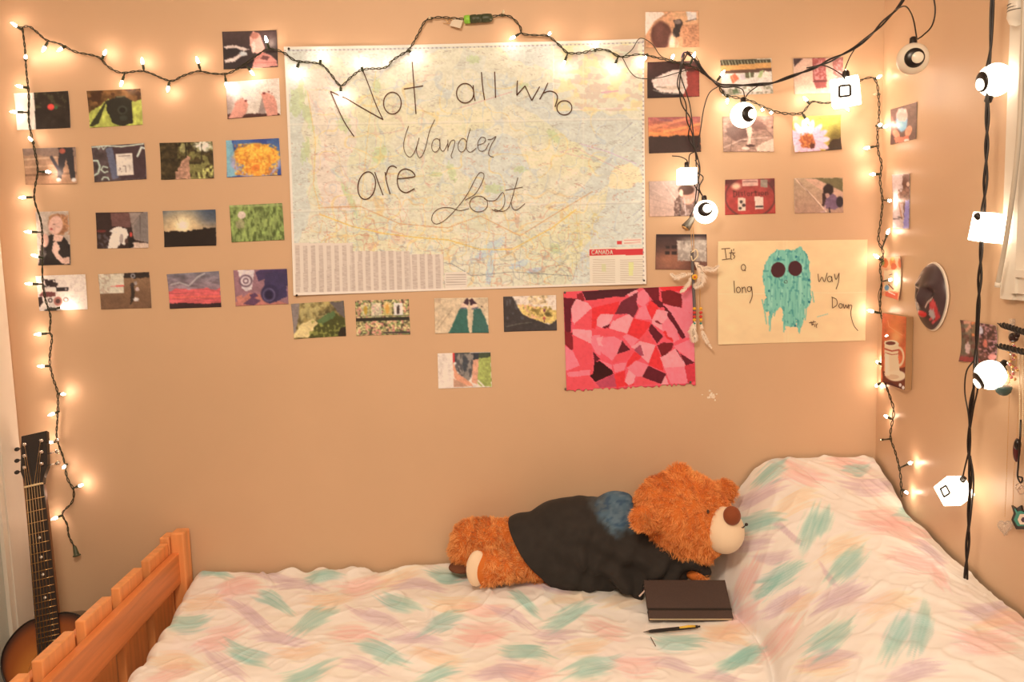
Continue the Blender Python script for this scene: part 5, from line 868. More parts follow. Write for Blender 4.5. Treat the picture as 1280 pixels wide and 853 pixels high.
def lantern(kind, px, py, axv, rpx, label, look, capdir=(0, 0, 1), lit=True, spin=0, up=None, hs=1.0):
    """white novelty lantern; look = direction the black ring (or diamond) faces"""
    c = Vector(W(px, py, *axv)); d = (Vector(CAMP)-c).length; r = rpx*d/F
    t = thing('ball_lantern' if kind == 'ball' else 'cube_lantern', c, label, 'lantern', 'novelty lanterns')
    L = Vector(look).normalized(); mt_ = M['lant'] if lit else M['lantoff']; cd_ = Vector(capdir).normalized()
    if kind == 'ball':
        Q = L.to_track_quat('Z', 'Y').to_matrix().to_4x4(); Mx = Matrix.Translation(c) @ Q
        prof = [(r*sin(a_), -r*cos(a_)) for a_ in np.linspace(.02, pi-.02, 26)]
        part('shade', MB().lathe(prof, Mx, 32), mt_, t)
        th = math.asin(.60); zc_ = r*cos(th)
        part('iris', MB().lathe([(r*.60, zc_-.001), (r*.615, zc_+.0012), (r*.55, zc_+.0035), (r*.40, r*.93+.001), (r*.2, r*1.0), (.0002, r*1.01)], Mx, 28), M['black'], t)
        off = Q.to_3x3() @ Vector((r*.0, 0, 0)); side = Vector((1, 0, 0)) if hs > 0 else Vector((-1, 0, 0))
        sd = (side-L*side.dot(L)).normalized()*r*.16*abs(hs); M2 = Matrix.Translation(c+sd) @ Q
        part('pupil', MB().lathe([(r*.34, r*.93), (r*.36, r*1.04), (r*.30, r*1.08), (.0002, r*1.10)], M2, 24), mt_, t)
        if spin == 2:  # ring on the far side too
            M3 = Matrix.Translation(c) @ (-L).to_track_quat('Z', 'Y').to_matrix().to_4x4()
            part('iris', MB().lathe([(r*.60, zc_-.001), (r*.615, zc_+.0012), (r*.55, zc_+.0035), (r*.40, r*.93+.001), (.0002, r*1.01)], M3, 28), M['black'], t)
    else:
        Q = L.to_track_quat('Z', 'Y').to_matrix() @ Matrix.Rotation(radians(spin), 3, 'Z')
        hx = r*.86; hy = r*.86*hs
        bm = bmesh.new(); bmesh.ops.create_cube(bm, size=2)
        for v in bm.verts: v.co = Vector((v.co.x*hx, v.co.y*hy, v.co.z*hx))
        bmesh.ops.bevel(bm, geom=bm.edges[:], offset=r*.10, segments=3, affect='EDGES', profile=.6)
        for v in bm.verts: v.co = Q @ v.co + c
        me = bpy.data.meshes.new('shade'); bm.to_mesh(me); bm.free(); me.materials.append(mt_); put('shade', me, t)
        mb = MB(); o1 = [( .40, .34), (-.34, .42), (-.42, -.36), (.36, -.42)]; o1 = [(a_*hx, b_*hy) for a_, b_ in o1]
        P = [c+Q @ Vector((a_, b_, hx+.0004)) for a_, b_ in o1]
        for i_ in range(4): mb.tube([P[i_], P[(i_+1) % 4]], r*.065+.0005, 6)
        part('diamond_outline', mb, M['black'], t)
    q = cd_.to_track_quat('Z', 'Y').to_matrix().to_4x4(); Mx = Matrix.Translation(c+cd_*r*.9) @ q
    part('cap', MB().lathe([(r*.26, -r*.1), (r*.24, r*.1), (r*.22, r*.42), (r*.12, r*.5)], Mx, 14), M['black'], t)
    return t
lantern('ball', 929, 144, (1, -.062), 14.6, 'lit round eyeball lantern overlapping the sepia arm photo', (.25, -.9, -.05), hs=1.3)
lantern('ball', 1141, 73.5, (1, -.46), 16.5, 'unlit round eyeball lantern hanging at the upper right', (-.30, -.9, -.12), lit=False, hs=1.0)
lantern('ball', 882, 265, (1, -.066), 14.2, 'lit round eyeball lantern directly above the feathers', (-.25, -.9, .22), capdir=(-.1, 0, 1), hs=1.2)
lantern('ball', 1243.5, 100, (0, XR-.040), 17, 'lit round lantern seen side on, top of the hanging right cord', (-1.0, -.05, -.12), capdir=(-.25, .1, -1), spin=2)
lantern('ball', 1238, 469, (0, XR-.042), 16, 'lit tilted round lantern over the crowded reddish photo', (-.9, .1, -.45), capdir=(.75, 0, .66), spin=2)
lantern('cube', 1057, 115.5, (1, -.075), 17.2, 'lit cube lantern with a diamond outline near the corner', (-.42, -.9, -.04), spin=6, hs=1.0)
lantern('cube', 858.5, 220.5, (1, -.055), 12.2, 'lit plain-faced block lantern left of the cord bundle', (1, -.02, 0), spin=0, hs=.9)
lantern('cube', 1236.5, 285, (0, XR-.044), 15.5, 'lit cube lantern halfway down the right cord, beside the wand', (-.45, .9, .1), capdir=(-.7, 0, .7), spin=7, hs=1.15)
lantern('cube', 1192.5, 614, (0, XR-.060), 14.0, 'lit cube lantern lowest on the right cord, above the pillows', (-.95, -.30, .10), capdir=(.5, -.1, .8), spin=45)

# ------------------------------------------------------------------ feather charm
fc = thing('feather_charm', W(868, 340, 1, -.02), 'hanging charm with white feathers, beads and grey leather cords', 'wall charm')
yF = -.030
mb = MB()
mb.tube(path3([(866,272,1,yF),(867,300,1,yF),(867,316,1,yF)]), .0011, 5).tube(path3([(865,272,1,yF),(864,300,1,yF),(866,316,1,yF)]), .0009, 5)
mb.tube(path3([(874,352,1,yF),(875,366,1,yF),(875,385,1,yF),(876,404,1,yF)]), .0013, 6)
part('thread', mb, M['gold'], fc)
part('leather_cord', MB().tube(path3([(865,314,1,yF),(866,340,1,yF),(867,362,1,yF),(868,385,1,yF),(868,412,1,yF)]), .0045, 8), M['leather'], fc)
part('leather_wrap', MB().tube(path3([(864,316,1,yF-.004),(870,312,1,yF-.004),(872,320,1,yF-.004),(866,326,1,yF-.004),(864,320,1,yF-.004)]), .0018, 6).tube(path3([(868,328,1,yF-.008),(873,333,1,yF-.008),(876,338,1,yF-.008)]), .0012, 5), M['beadw'], fc)
part('bead', MB().ell(W(868.5,346.5,1,yF-.012), (.008, .006, .008)), M['beady'], fc, label='big yellow bead'); part('bead', MB().ell(W(868.5,346.5,1,yF-.018), (.003, .002, .003), seg=10, rings=6), M['beadr'], fc)
for x, ys_ in ((868, (386, 391, 396, 400)), (876, (386, 391, 396, 400))):
    for i, y in enumerate(ys_): part('bead', MB().ell(W(x, y, 1, yF-.003), (.0052, .0052, .0045), seg=10, rings=6), (M['beady'], M['beadr'], M['beadr'], M['beady'])[i], fc)
    part('bead', MB().ell(W(x, 404.5, 1, yF-.003), (.004, .004, .003), seg=10, rings=6), M['teal'], fc)
def feather(pts, wdt, name='feather', seed=0, n=90):
    P = resample(path3([(a_, b_, 1, c_) for a_, b_, c_ in pts]), .0012); m = len(P); mb = MB().tube(P, np.linspace(.0008, .0003, m), 4)
    rr = random.Random(seed)
    for k in range(n):
        t = rr.random()**.8; i = min(m-2, int(t*(m-1))); T = Vector(P[i+1]-P[i]).normalized(); S_ = T.cross(Vector((0, 1, 0))).normalized()
        for s_ in (-1, 1):
            L = wdt*(sin(pi*min(1, t*.9+.08))**.6)*rr.uniform(.6, 1.15); d = (S_*s_*rr.uniform(.7, 1)+T*rr.uniform(.3, .9)+Vector((0, rr.uniform(-.4, .3), 0))).normalized()
            A = Vector(P[i]); Bm = A+d*L*.55+T*L*.06; C_ = A+d*L+T*L*.4; w_ = T*.0011
            mb.add([A-w_, A+w_, Bm+w_*.9, Bm-w_*.9, C_], [(0, 1, 2, 3), (3, 2, 4)])
    part(name, mb, M['feather'], fc)
feather([(869,328,yF-.010),(876,338,yF-.014),(876,352,yF-.014),(868,360,yF-.012)], .018, seed=1, n=130)
feather([(874,334,yF-.008),(884,336,yF-.010),(892,337,yF-.010),(899,332,yF-.010)], .010, seed=2)
feather([(866,342,yF-.004),(854,344,yF-.006),(845,347,yF-.008),(838,342,yF-.006)], .011, seed=3)
feather([(864,346,yF-.004),(860,356,yF-.006),(855,362,yF-.006),(850,366,yF-.006)], .009, seed=4)
feather([(869,402,yF-.004),(866,412,yF-.006),(867,420,yF-.006),(868,428,yF-.006)], .016, seed=5, n=130)
feather([(877,404,yF-.004),(878,415,yF-.006),(883,426,yF-.008),(890,436,yF-.008)], .009, seed=6)
# little bell end
be = thing('cord_bell', W(860, 279, 1, -.03), 'small dark metal cone bell tilted at the end of the cord bundle', 'bell')
seg((868,270,1,-.034), (857,285,1,-.038), [(.002,0),(.005,.06),(.0085,.3),(.0125,.85),(.0135,1),(.012,1.02)], M['clip'], 'bell_cone', be)
seg((857.5,284.4,1,-.038), (856,287,1,-.038), [(.011,0),(.0115,.5),(.008,1)], M['gold'], 'rim', be)

# ------------------------------------------------------------------ jewellery at the right edge
def onR(px, py, o=.015): return W(px, py, 0, XR-o)
hk = thing('necklace_hanger', onR(1290, 420, .04), 'black twisted iron hanger arms entering from the right edge', 'hanger')
for (a_, b_) in (((1247,404.5),(1292,419)), ((1243,431),(1292,443))):
    A = onR(*a_, .028); B = onR(*b_, .062); P = resample(np.array([A, (A+B)/2, B]), .002); m = len(P); T = (B-A)/np.linalg.norm(B-A); N1 = np.cross(T, [1, 0, 0]); N1 /= np.linalg.norm(N1); N2 = np.cross(T, N1); mb = MB()
    t = np.linspace(0, 1, m)
    for s_ in (0, 2*pi/2):
        an = t*2*pi*5.5+s_; k = .0042*np.clip(t*6, .1, 1); mb.tube(P+(np.cos(an)*k)[:, None]*N1+(np.sin(an)*k)[:, None]*N2, .0021*np.clip(t*5, .4, 1)+.0004, 6)
    part('twisted_arm', mb, M['blackwire'], hk)
part('back_bar', MB().tube([onR(1299, 400, .062), onR(1299, 470, .062)], .004, 8), M['blackwire'], hk)
wh = thing('wall_hook', onR(1265, 404, .006), 'small clear adhesive hook above the beaded necklace', 'hook')
part('plate', MB().box(onR(1265, 412, .003), (.002, .007, .022)), M['clear'], wh, False)
part('peg', MB().tube([onR(1267, 404, .004), onR(1266, 408, .014), onR(1264, 405, .018)], .003, 8), M['clear'], wh)
nk = thing('beaded_necklace', onR(1267, 430, .02), 'short necklace of dark, pink and gold beads hanging from clear hook', 'necklace')
rr = random.Random(8)
part('bow', MB().ell(onR(1267, 422, .022), (.008, .013, .010), seg=14, rings=8).ell(onR(1271, 419, .024), (.005, .008, .007), seg=12, rings=8), mat('dark_bead', (.03,.012,.015), .25), nk)
for i in range(22):
    x = 1264+4*sin(i*.9)+rr.uniform(-1.5, 1.5)+i*.15; y = 426+i*2.3; part('bead', MB().ell(onR(x, y, .018+.004*rr.random()), (.0032, .0034, .0034), seg=8, rings=6), (M['beadp'], M['gold'], M['metal'], M['beadp'], M['gold'])[i % 5], nk)
part('chain', MB().tube(catmull([onR(1263,426,.016),onR(1262,446,.016),onR(1267,470,.016),onR(1271,446,.016),onR(1269,426,.016)], 6), .0007, 4), M['gold'], nk)
er = thing('globe_pendant', onR(1255, 487, .02), 'gold wire pendant ending in a dark teal half round cup', 'pendant')
part('wire', MB().tube(catmull([onR(1251,452,.02),onR(1257,462,.02),onR(1257,472,.02),onR(1254,482,.02)], 6), .0013, 6).tube(catmull([onR(1259,462,.02),onR(1262,474,.02),onR(1259,482,.02)], 6), .001, 6), M['gold'], er)
cc = Vector(onR(1254.5, 484, .022)); part('cup', MB().lathe([(.0005, -.019), (.008, -.017), (.014, -.011), (.0165, -.002), (.016, .001)], Matrix.Translation(cc), 18), mat('dark_teal_glaze', (.05,.10,.10), .25), er)
part('dome', MB().lathe([(.0155, .001), (.014, .007), (.009, .013), (.002, .016)], Matrix.Translation(cc), 18), M['clear'], er)
# thin chains
ch = thing('necklace', onR(1260, 600, .006), 'long fine chain with a clear heart pendant', 'necklace')
def beadline(pts, r, m, parent, name='chain', step=.006):
    P = resample(catmull([onR(*p) for p in pts], 8), step); mb = MB()
    for p in P: mb.ell(p, (r, r, r*1.3), seg=6, rings=4)
    mb.tube(P, r*.4, 4); part(name, mb, m, parent)
beadline([(1262,478,.008),(1260,540,.008),(1258,600,.008),(1256,646,.010)], .0009, M['gold'], ch)
hc = onR(1255, 661, .012)
hp_ = [(1248,652),(1252,650),(1256,655),(1260,651),(1264,656),(1263,664),(1254,671),(1248,664)]
def plate(poly, o, t, m, name, parent, smooth=False):
    A = [onR(x, y, o) for x, y in poly]; B = [a_+np.array([t, 0, 0]) for a_ in A]; n = len(A)
    return part(name, MB().add(A+B, [tuple(range(n)), tuple(range(2*n-1, n-1, -1))]+[(i, i+n, (i+1) % n+n, (i+1) % n) for i in range(n)]), m, parent, smooth)
hpts = [(1255+8.3*.062*(16*sin(t)**3)+ .5, 659-8.3*.075*(13*cos(t)-5*cos(2*t)-2*cos(3*t)-cos(4*t))) for t in np.linspace(0, 2*pi, 28, endpoint=False)]
plate(hpts, .016, .006, M['clear'], 'heart', ch, True)
part('heart_rim', MB().tube([onR(x, y, .016) for x, y in hpts], .0012, 6, closed=True), M['clear'], ch)
oc = thing('bead_pendant', onR(1276, 645, .01), 'green and black pixel bead pendant with hexagon pattern at right edge', 'pendant')
plate([(1264,632),(1270,636),(1276,632),(1277,638),(1284,640),(1288,650),(1284,662),(1270,662),(1264,650),(1267,642)], .012, .004, M['black'], 'border', oc)
plate([(1268,636),(1271,640),(1276,639),(1283,643),(1285,650),(1282,658),(1272,658),(1267,650),(1270,643)], .0135, .003, M['teal'], 'inner', oc)
plate([(1275,643),(1282,643),(1285,650),(1282,656),(1275,656),(1272,650)], .0145, .002, M['feather'], 'hexagon', oc)
plate([(1278,647),(1283,647),(1284,650),(1283,653),(1278,653),(1276,650)], .0155, .002, mat('dark_violet', (.05,.02,.06), .4), 'center', oc)
beadline([(1274,500,.006),(1270,560,.006),(1267,600,.006),(1266,632,.008)], .0009, M['gold'], oc, step=.005)
pk = thing('pocket_charm', onR(1271, 565, .02), 'dark red and black oblong charm on a looped strap', 'charm')
part('body', MB().ell(onR(1271, 563, .02), (.007, .008, .025), seg=14, rings=10), mat('dark_red', (.09,.015,.02), .3), pk)
part('cap', MB().ell(onR(1272, 556, .022), (.007, .007, .012), seg=12, rings=8), M['black'], pk)
part('strap', MB().tube(catmull([onR(1276,525,.02),onR(1275,550,.026),onR(1273,580,.022),onR(1272,596,.016),onR(1276,604,.014),onR(1278,598,.014),onR(1273,596,.014)], 6), .0018, 6), M['black'], pk)
lk = thing('ring_links', onR(1275, 610, .015), 'cluster of silver ring links above the green bead pendant', 'jewellery')
for (x, y, r_) in ((1273, 609, .008), (1277, 613, .010), (1281, 606, .009)):
    c0 = Vector(onR(x, y, .014)); part('ring', MB().tube([c0+Vector((.3*r_*sin(a_), r_*cos(a_), r_*.8*sin(a_))) for a_ in np.linspace(0, 2*pi, 18, endpoint=False)], .0011, 5, closed=True), M['metal'], lk)
c4_ = thing('bead_strand', onR(1275, 500, .006), 'two pale bead strands hanging straight down at the right edge', 'necklace')
for x in (1274.5, 1278.5): beadline([(x-.5,440,.008),(x,480,.008),(x,520,.008),(x,545,.008)], .0017, M['beadw'], c4_, 'strand', .0042)

# ------------------------------------------------------------------ guitar behind the footboard
N0 = W(42.5, 608, 1, -.135)                       # nut
LEAN = radians(21)
A1 = W(57.5, 770, 1, -.135-.345*sin(LEAN)*.97)
up = Vector(N0-A1).normalized(); nrm = Vector((.10, -1, 0)); nrm = (nrm-up*nrm.dot(up)).normalized(); rt = up.cross(nrm)*-1
if rt.x < 0: rt = -rt
GM = Matrix([[rt.x, -nrm.x, up.x, N0[0]], [rt.y, -nrm.y, up.y, N0[1]], [rt.z, -nrm.z, up.z, N0[2]], [0, 0, 0, 1]])   # local x right, y into wall, z up; nut at origin
gt = thing('acoustic_guitar', (float(A1[0]), float(A1[1])-.15, 0), 'sunburst acoustic guitar leaning in the left corner behind the bed foot', 'guitar')
def G(x, y, z): return GM @ Vector((x, y, z))
SC = .62
def gbox(c, h): 
    mb = MB()
    P = [G(c[0]+i*h[0], c[1]+j*h[1], c[2]+k*h[2]) for i in (-1, 1) for j in (-1, 1) for k in (-1, 1)]
    return mb.add(P, [(0,1,3,2),(4,6,7,5),(0,4,5,1),(2,3,7,6),(0,2,6,4),(1,5,7,3)])
def taper(z0, w0, z1, w1, y0, t):
    P = []
    for z, w_ in ((z0, w0), (z1, w1)):
        for x, y in ((-w_, y0), (w_, y0), (w_, y0+t), (-w_, y0+t)): P.append(G(x, y, z))
    return MB().add(P, [(0,1,2,3),(7,6,5,4),(0,4,5,1),(1,5,6,2),(2,6,7,3),(3,7,4,0)])
ZJ = -.352; ZE = -.455
def wid(z): return .0245+(.030-.0245)*(-z/.40)
part('fretboard', taper(0, wid(0), ZE, wid(ZE), 0, .006), M['fret'], gt, False)
part('neck', taper(0, wid(0)*.97, ZJ, wid(ZJ)*.97, .006, .012), M['neck'], gt, False)
part('nut', gbox((0, -.002, .002), (.0245, .004, .0022)), M['ivory'], gt, False)
fr = [SC*(1-2**(-n/12)) for n in range(1, 20)]
for z in fr:
    if -z > ZE: part('fret', MB().tube([G(-wid(-z), -.0008, -z), G(wid(-z), -.0008, -z)], .0011, 5), M['gold'], gt)
for n_ in (4, 6, 8.95, 11):
    a_, b_ = fr[int(n_)-1], fr[int(n_)]; c0 = G(.002, -.0004, -(a_+b_)/2); q = (-Vector(GM.col[1][:3])).to_track_quat('Z', 'Y').to_matrix().to_4x4()
    part('position_dot', MB().lathe([(.0038, 0), (.0036, .0006), (.0002, .0007)], Matrix.Translation(c0) @ q, 12), M['pearl'], gt)
hd = [(-.024, .0), (.024, .0), (.026, .018), (.037, .045), (.036, .150), (-.034, .150), (-.036, .045), (-.027, .018)]
Hm = GM @ Matrix.Rotation(radians(-9), 4, 'X')
part('headstock', MB().prism([(x, z+.004) for x, z in hd], .014, Hm), M['head'], gt, False)
for s_ in (-1, 1):
    for k in range(3):
        z = .058+k*.034; x = s_*.023
        pg = part('tuning_peg', MB().tube([Hm @ Vector((x, .006, z)), Hm @ Vector((x, -.010, z))], .0032, 10).ell(Hm @ Vector((x, -.002, z)), (.006, .006, .006), seg=12, rings=8).tube([Hm @ Vector((x, .018, z)), Hm @ Vector((s_*.050, .018, z))], .002, 6), M['metal'], gt)
        c0 = Hm @ Vector((s_*.056, .018, z)); R3_ = Hm.to_3x3()
        part('knob', MB().ell(c0, (.0075, .0045, .0060), R=R3_, seg=12, rings=8), M['metal'] if s_ > 0 else M['black'], pg)
for i in range(6):
    x0 = (-2.5+i)*.0072; x1 = (-2.5+i)*.0098; s_ = -1 if i < 3 else 1; k = i if i < 3 else 5-i; zt = .058+k*.034
    part('string', MB().tube([Hm @ Vector((s_*.022, -.007, zt)), G(x0, -.0062, .002), G(x1, -.0095, -SC)], .0004+.00012*(5-i)/2, 4), M['gold'], gt)
# body outline
bo = [(0, ZJ), (.045, ZJ+.002), (.085, ZJ-.018), (.118, ZJ-.055), (.128, ZJ-.10), (.118, ZJ-.145), (.100, ZJ-.185), (.108, ZJ-.23), (.140, ZJ-.29), (.158, ZJ-.345), (.150, ZJ-.40), (.115, ZJ-.44), (.06, ZJ-.458), (0, ZJ-.462)]
half = catmull([(x, 0, z) for x, z in bo], 5)[:, [0, 2]]; out = np.vstack([half, half[::-1][1:-1]*[-1, 1]]); zc_ = ZJ-.26
rings = [1, .975, .95, .9, .8, .65, .45, .25, .1]; Vt = []; Ct = []; n = len(out)
cx_c = np.array([0, zc_])
for s_ in rings:
    for x, z in out:
        p = cx_c+(np.array([x, z])-cx_c)*s_; Vt.append(G(p[0], .0075, p[1])); t = 1-s_
        edge = sst(.0, .14, t); mid = sst(.12, .45, t); c_ = np.array([.03, .012, .008])*(1-edge)+np.array([.30, .075, .012])*edge; c_ = c_*(1-mid)+np.array([.62, .24, .04])*mid; Ct.append(c_)
fs = [(r*n+k, r*n+(k+1) % n, (r+1)*n+(k+1) % n, (r+1)*n+k) for r in range(len(rings)-1) for k in range(n)]; fs.append(tuple((len(rings)-1)*n+k for k in range(n)))
Vs = [G(x, .0075, z) for x, z in out]+[G(x, .0975, z) for x, z in out]
me = bpy.data.meshes.new('body'); b0 = len(Vt); me.from_pydata([tuple(v) for v in Vt]+[tuple(v) for v in Vs], [], fs+[(b0+k, b0+(k+1) % n, b0+n+(k+1) % n, b0+n+k) for k in range(n)]+[tuple(b0+n+k for k in range(n))])
setcol(me, np.array(Ct+[np.array([.025, .01, .008])]*(2*n))); me.materials.append(M['burst']); put('body', me, gt)
part('binding', MB().tube([G(x, .0075, z) for x, z in out], .0022, 6, closed=True), M['black'], gt)
def gring(r, rt_, y, m, name):
    part(name, MB().tube([G(r*cos(a_), y, ZJ-.135+r*sin(a_)) for a_ in np.linspace(0, 2*pi, 40, endpoint=False)], rt_, 5, closed=True), m, gt)
gring(.056, .0014, .0072, M['gold'], 'rosette'); gring(.061, .0008, .0072, M['gold'], 'rosette')
q = (-Vector(GM.col[1][:3])).to_track_quat('Z', 'Y').to_matrix().to_4x4()
part('sound_hole', MB().lathe([(.048, 0), (.0475, .0008), (.0002, .0009)], Matrix.Translation(G(0, .0070, ZJ-.135)) @ q, 36), M['black'], gt)
part('bridge', gbox((0, .002, -SC-.003), (.055, .006, .010)), M['fret'], gt, False)

# ------------------------------------------------------------------ teddy bear
def EW(px, py, Y, rx, ry, rd, rot=0):
    c = W(px, py, 1, Y); d = c[1]+DCAM; s_ = d/F*.99
    return (c, (rx*s_, rd, ry*s_), Matrix.Rotation(radians(rot), 3, 'Y'))
def chain(a_, b_, n=8):     # (px,py,Y,rpx,rd)
    return [EW(*[a_[i]+(b_[i]-a_[i])*k/(n-1) for i in range(3)], *([a_[3]+(b_[3]-a_[3])*k/(n-1)]*2), a_[4]+(b_[4]-a_[4])*k/(n-1)) for k in range(n)]
def union(name, els, voxel, smooth=6, seg=28, rings=18):
    mb = MB()
    for c, r, R in els: mb.ell(c, r, R, seg, rings)
    me = bpy.data.meshes.new(name); me.from_pydata(mb.v, [], mb.f)
    bm = bmesh.new(); bm.from_mesh(me); bmesh.ops.remove_doubles(bm, verts=bm.verts, dist=1e-6); bmesh.ops.recalc_face_normals(bm, faces=bm.faces); bm.to_mesh(me); bm.free()
    o = bpy.data.objects.new('tmp', me); COL.objects.link(o)
    r = o.modifiers.new('r', 'REMESH'); r.mode = 'VOXEL'; r.voxel_size = voxel
    s_ = o.modifiers.new('s', 'SMOOTH'); s_.iterations = smooth; s_.factor = .6
    dg = bpy.context.evaluated_depsgraph_get(); dg.update(); out = bpy.data.meshes.new_from_object(o.evaluated_get(dg)); out.name = name
    bpy.data.objects.remove(o); out.polygons.foreach_set('use_smooth', [True]*len(out.polygons)); return out
bear = thing('teddy_bear', W(740, 735, 1, -.16), 'large ginger teddy bear in a black shirt lying along the wall', 'teddy bear')
HEAD = [EW(853, 644, -.200, 58, 56, .115), EW(840, 636, -.19, 50, 46, .10), EW(868, 672, -.215, 42, 32, .09), EW(872, 650, -.22, 44, 44, .10)]
EARS = [EW(803, 648, -.330, 16, 19, .017, 12), EW(812, 652, -.305, 12, 13, .028), EW(848, 591, -.19, 15, 11, .025, -20), EW(906, 615, -.130, 16, 17, .022), EW(896, 622, -.15, 14, 14, .03)]
TOR = [EW(725, 683, -.150, 82, 56, .115), EW(765, 680, -.160, 58, 52, .11), EW(680, 685, -.150, 55, 42, .10)]
LEGB = chain((665, 680, -.11, 34, .062), (592, 677, -.075, 30, .055))+[EW(589, 687, -.075, 29, 25, .055)]
LEGF = chain((698, 698, -.150, 22, .045), (632, 709, -.218, 18, .044), 9)+[EW(615, 708, -.212, 24, 22, .046), EW(607, 710, -.212, 20, 24, .044)]
ARM = chain((795, 690, -.205, 18, .036), (858, 706, -.225, 9, .020))+[EW(871, 718, -.250, 15, 9, .030)]
bme = union('body', HEAD+EARS+TOR+LEGB+LEGF+ARM, .0075, 5)
bme.materials.clear(); bme.materials.append(M['skin']); body = put('body', bme, bear)
# fur: thin blades grown over the body (not below the shirt)
def fur(me, count, L, wdt, keep, colf, seed):
    rs = np.random.RandomState(seed); me.calc_loop_triangles(); nt = len(me.loop_triangles)
    tri = np.empty(nt*3, np.int32); me.loop_triangles.foreach_get('vertices', tri); tri = tri.reshape(-1, 3)
    co = np.empty(len(me.vertices)*3, np.float32); me.vertices.foreach_get('co', co); co = co.reshape(-1, 3).astype(float)
    a, b, c = co[tri[:, 0]], co[tri[:, 1]], co[tri[:, 2]]; nn = np.cross(b-a, c-a); ar = np.linalg.norm(nn, axis=1); nn /= ar[:, None]+1e-12
    ix = rs.choice(nt, count, p=ar/ar.sum()); r1 = np.sqrt(rs.rand(count)); r2 = rs.rand(count)
    P = a[ix]*(1-r1)[:, None]+b[ix]*(r1*(1-r2))[:, None]+c[ix]*(r1*r2)[:, None]; N = nn[ix]
    k = keep(P); P = P[k]; N = N[k]; m = len(P)
    def v3(q, s_, sd): return np.stack([vn(q[:, 0]/s_+q[:, 1]*13, q[:, 2]/s_, sd+i*3)-.5 for i in range(3)], -1)
    clump = v3(P, .010, seed)*3.0+v3(P, .028, seed+50)*1.6
    D = N+clump*.75+rs.randn(m, 3)*.22+np.array([-.15, -.1, -.35]); D -= N*np.minimum(0, (D*N).sum(1))[:, None]; D += N*.25; D /= np.linalg.norm(D, axis=1)[:, None]
    S = np.cross(D, N+rs.randn(m, 3)*.5); S /= np.linalg.norm(S, axis=1)[:, None]+1e-9
    l = (L*rs.uniform(.6, 1.15, m))[:, None]; G_ = np.array([0, 0, -.22])
    B0 = P-N*.002; B1 = B0+D*l*.55; B2 = B0+D*l+(G_+clump*.25)*l*.6; w2 = S*wdt*.5
    V = np.stack([B0-w2, B0+w2, B1-w2*.85, B1+w2*.85, B2-w2*.25, B2+w2*.25], 1).reshape(-1, 3)
    i0 = np.arange(m)*6; Q = np.vstack([np.stack([i0, i0+1, i0+3, i0+2], -1), np.stack([i0+2, i0+3, i0+5, i0+4], -1)])
    base = colf(P)*(rs.uniform(.8, 1.2, (m, 1))); cc = np.repeat(base, 6, 0); f = np.tile(np.array([.75, .75, 1, 1, 1.12, 1.12]), m)[:, None]
    return V, Q, np.clip(cc*f, 0, .95)
hc_ = HEAD[0][0]
def keep(P):
    px, py = proj(P); hem = px-(632+(np.clip(py, 640, 730)-645)*.72+6*np.sin((py-640)/90*pi)*-1)
    low_ = 0
    dh = np.linalg.norm((P-hc_)/np.array([.135, .14, .135]), axis=1); head = (dh < 1) | ((px > 780) & (py < 672)) 
    paw = (px > 884-14*(py > 712)) & (py > 700)
    sole = (px < 606) & (P[:, 1] < -.17) & (((px-596)/13)**2+((py-711)/25)**2 < .9)
    return (head | paw | (hem <= 4-14*(py > 700))) & ~sole
def furcol(P):
    px, py = proj(P); c = np.tile(np.array([.90, .36, .115]), (len(P), 1)); t = (px < 700)[:, None]
    ear = np.clip(1.3-np.sqrt(((px-803)/11)**2+((py-650)/12)**2), 0, 1)*(P[:, 1] < -.3)*.30; c = c*(1-ear)[:, None]  # inner shading of the left ear put into the fur colour
    return np.where(t, np.array([.86, .39, .14]), c)*(1+.25*(vn(P[:, 0]*30, P[:, 2]*30, 3)-.5))[:, None]
V, Q, Cf = fur(bme, 90000, .0125, .0012, keep, furcol, 4)
fo = put('fur', fastmesh('fur', V, Q, M['fur'], Cf, False), bear); fo['kind'] = 'stuff'
# muzzle, nose, eyes, sole
mz = EW(904, 663, -.285, 27, 31, .055, -12)
muz = part('muzzle', MB().ell(mz[0], mz[1], mz[2], 36, 24), M['cream'], bear, label='smooth cream muzzle')
ns = EW(915, 645, -.332, 11.5, 13, .016, -12); part('nose', MB().ell(ns[0], ns[1], ns[2], 24, 16), M['nose'], bear, label='brown velvet nose')
part('mouth_stitch', MB().tube(path3([(921,658,1,-.325),(928,660,1,-.316),(932,657,1,-.30)]), .0016, 6).tube(path3([(914,675,1,-.332),(920,674,1,-.326)]), .0009, 5).ell(W(933,656,1,-.30), (.0045, .004, .004), seg=12, rings=8), M['black'], bear)
part('eye', MB().ell(W(885, 640, 1, -.308), (.0035, .0035, .005), seg=14, rings=10), M['black'], bear)
part('eye', MB().ell(W(910, 632, 1, -.24), (.005, .005, .006), seg=14, rings=10), M['black'], bear)
so = EW(596, 711, -.226, 14, 24, .022, 4); part('foot_pad', MB().ell(so[0], so[1], Matrix.Rotation(radians(14), 3, 'Z') @ so[2], 30, 20), M['cream'], bear, label='pale smooth sole of the near foot')
sd_ = EW(577, 709, -.10, 17, 6, .040, 0); part('foot_pad', MB().ell(sd_[0], sd_[1], sd_[2], 24, 14), mat('dark_sole', (.16, .06, .03), .9), bear, label='dark underside of the far foot')
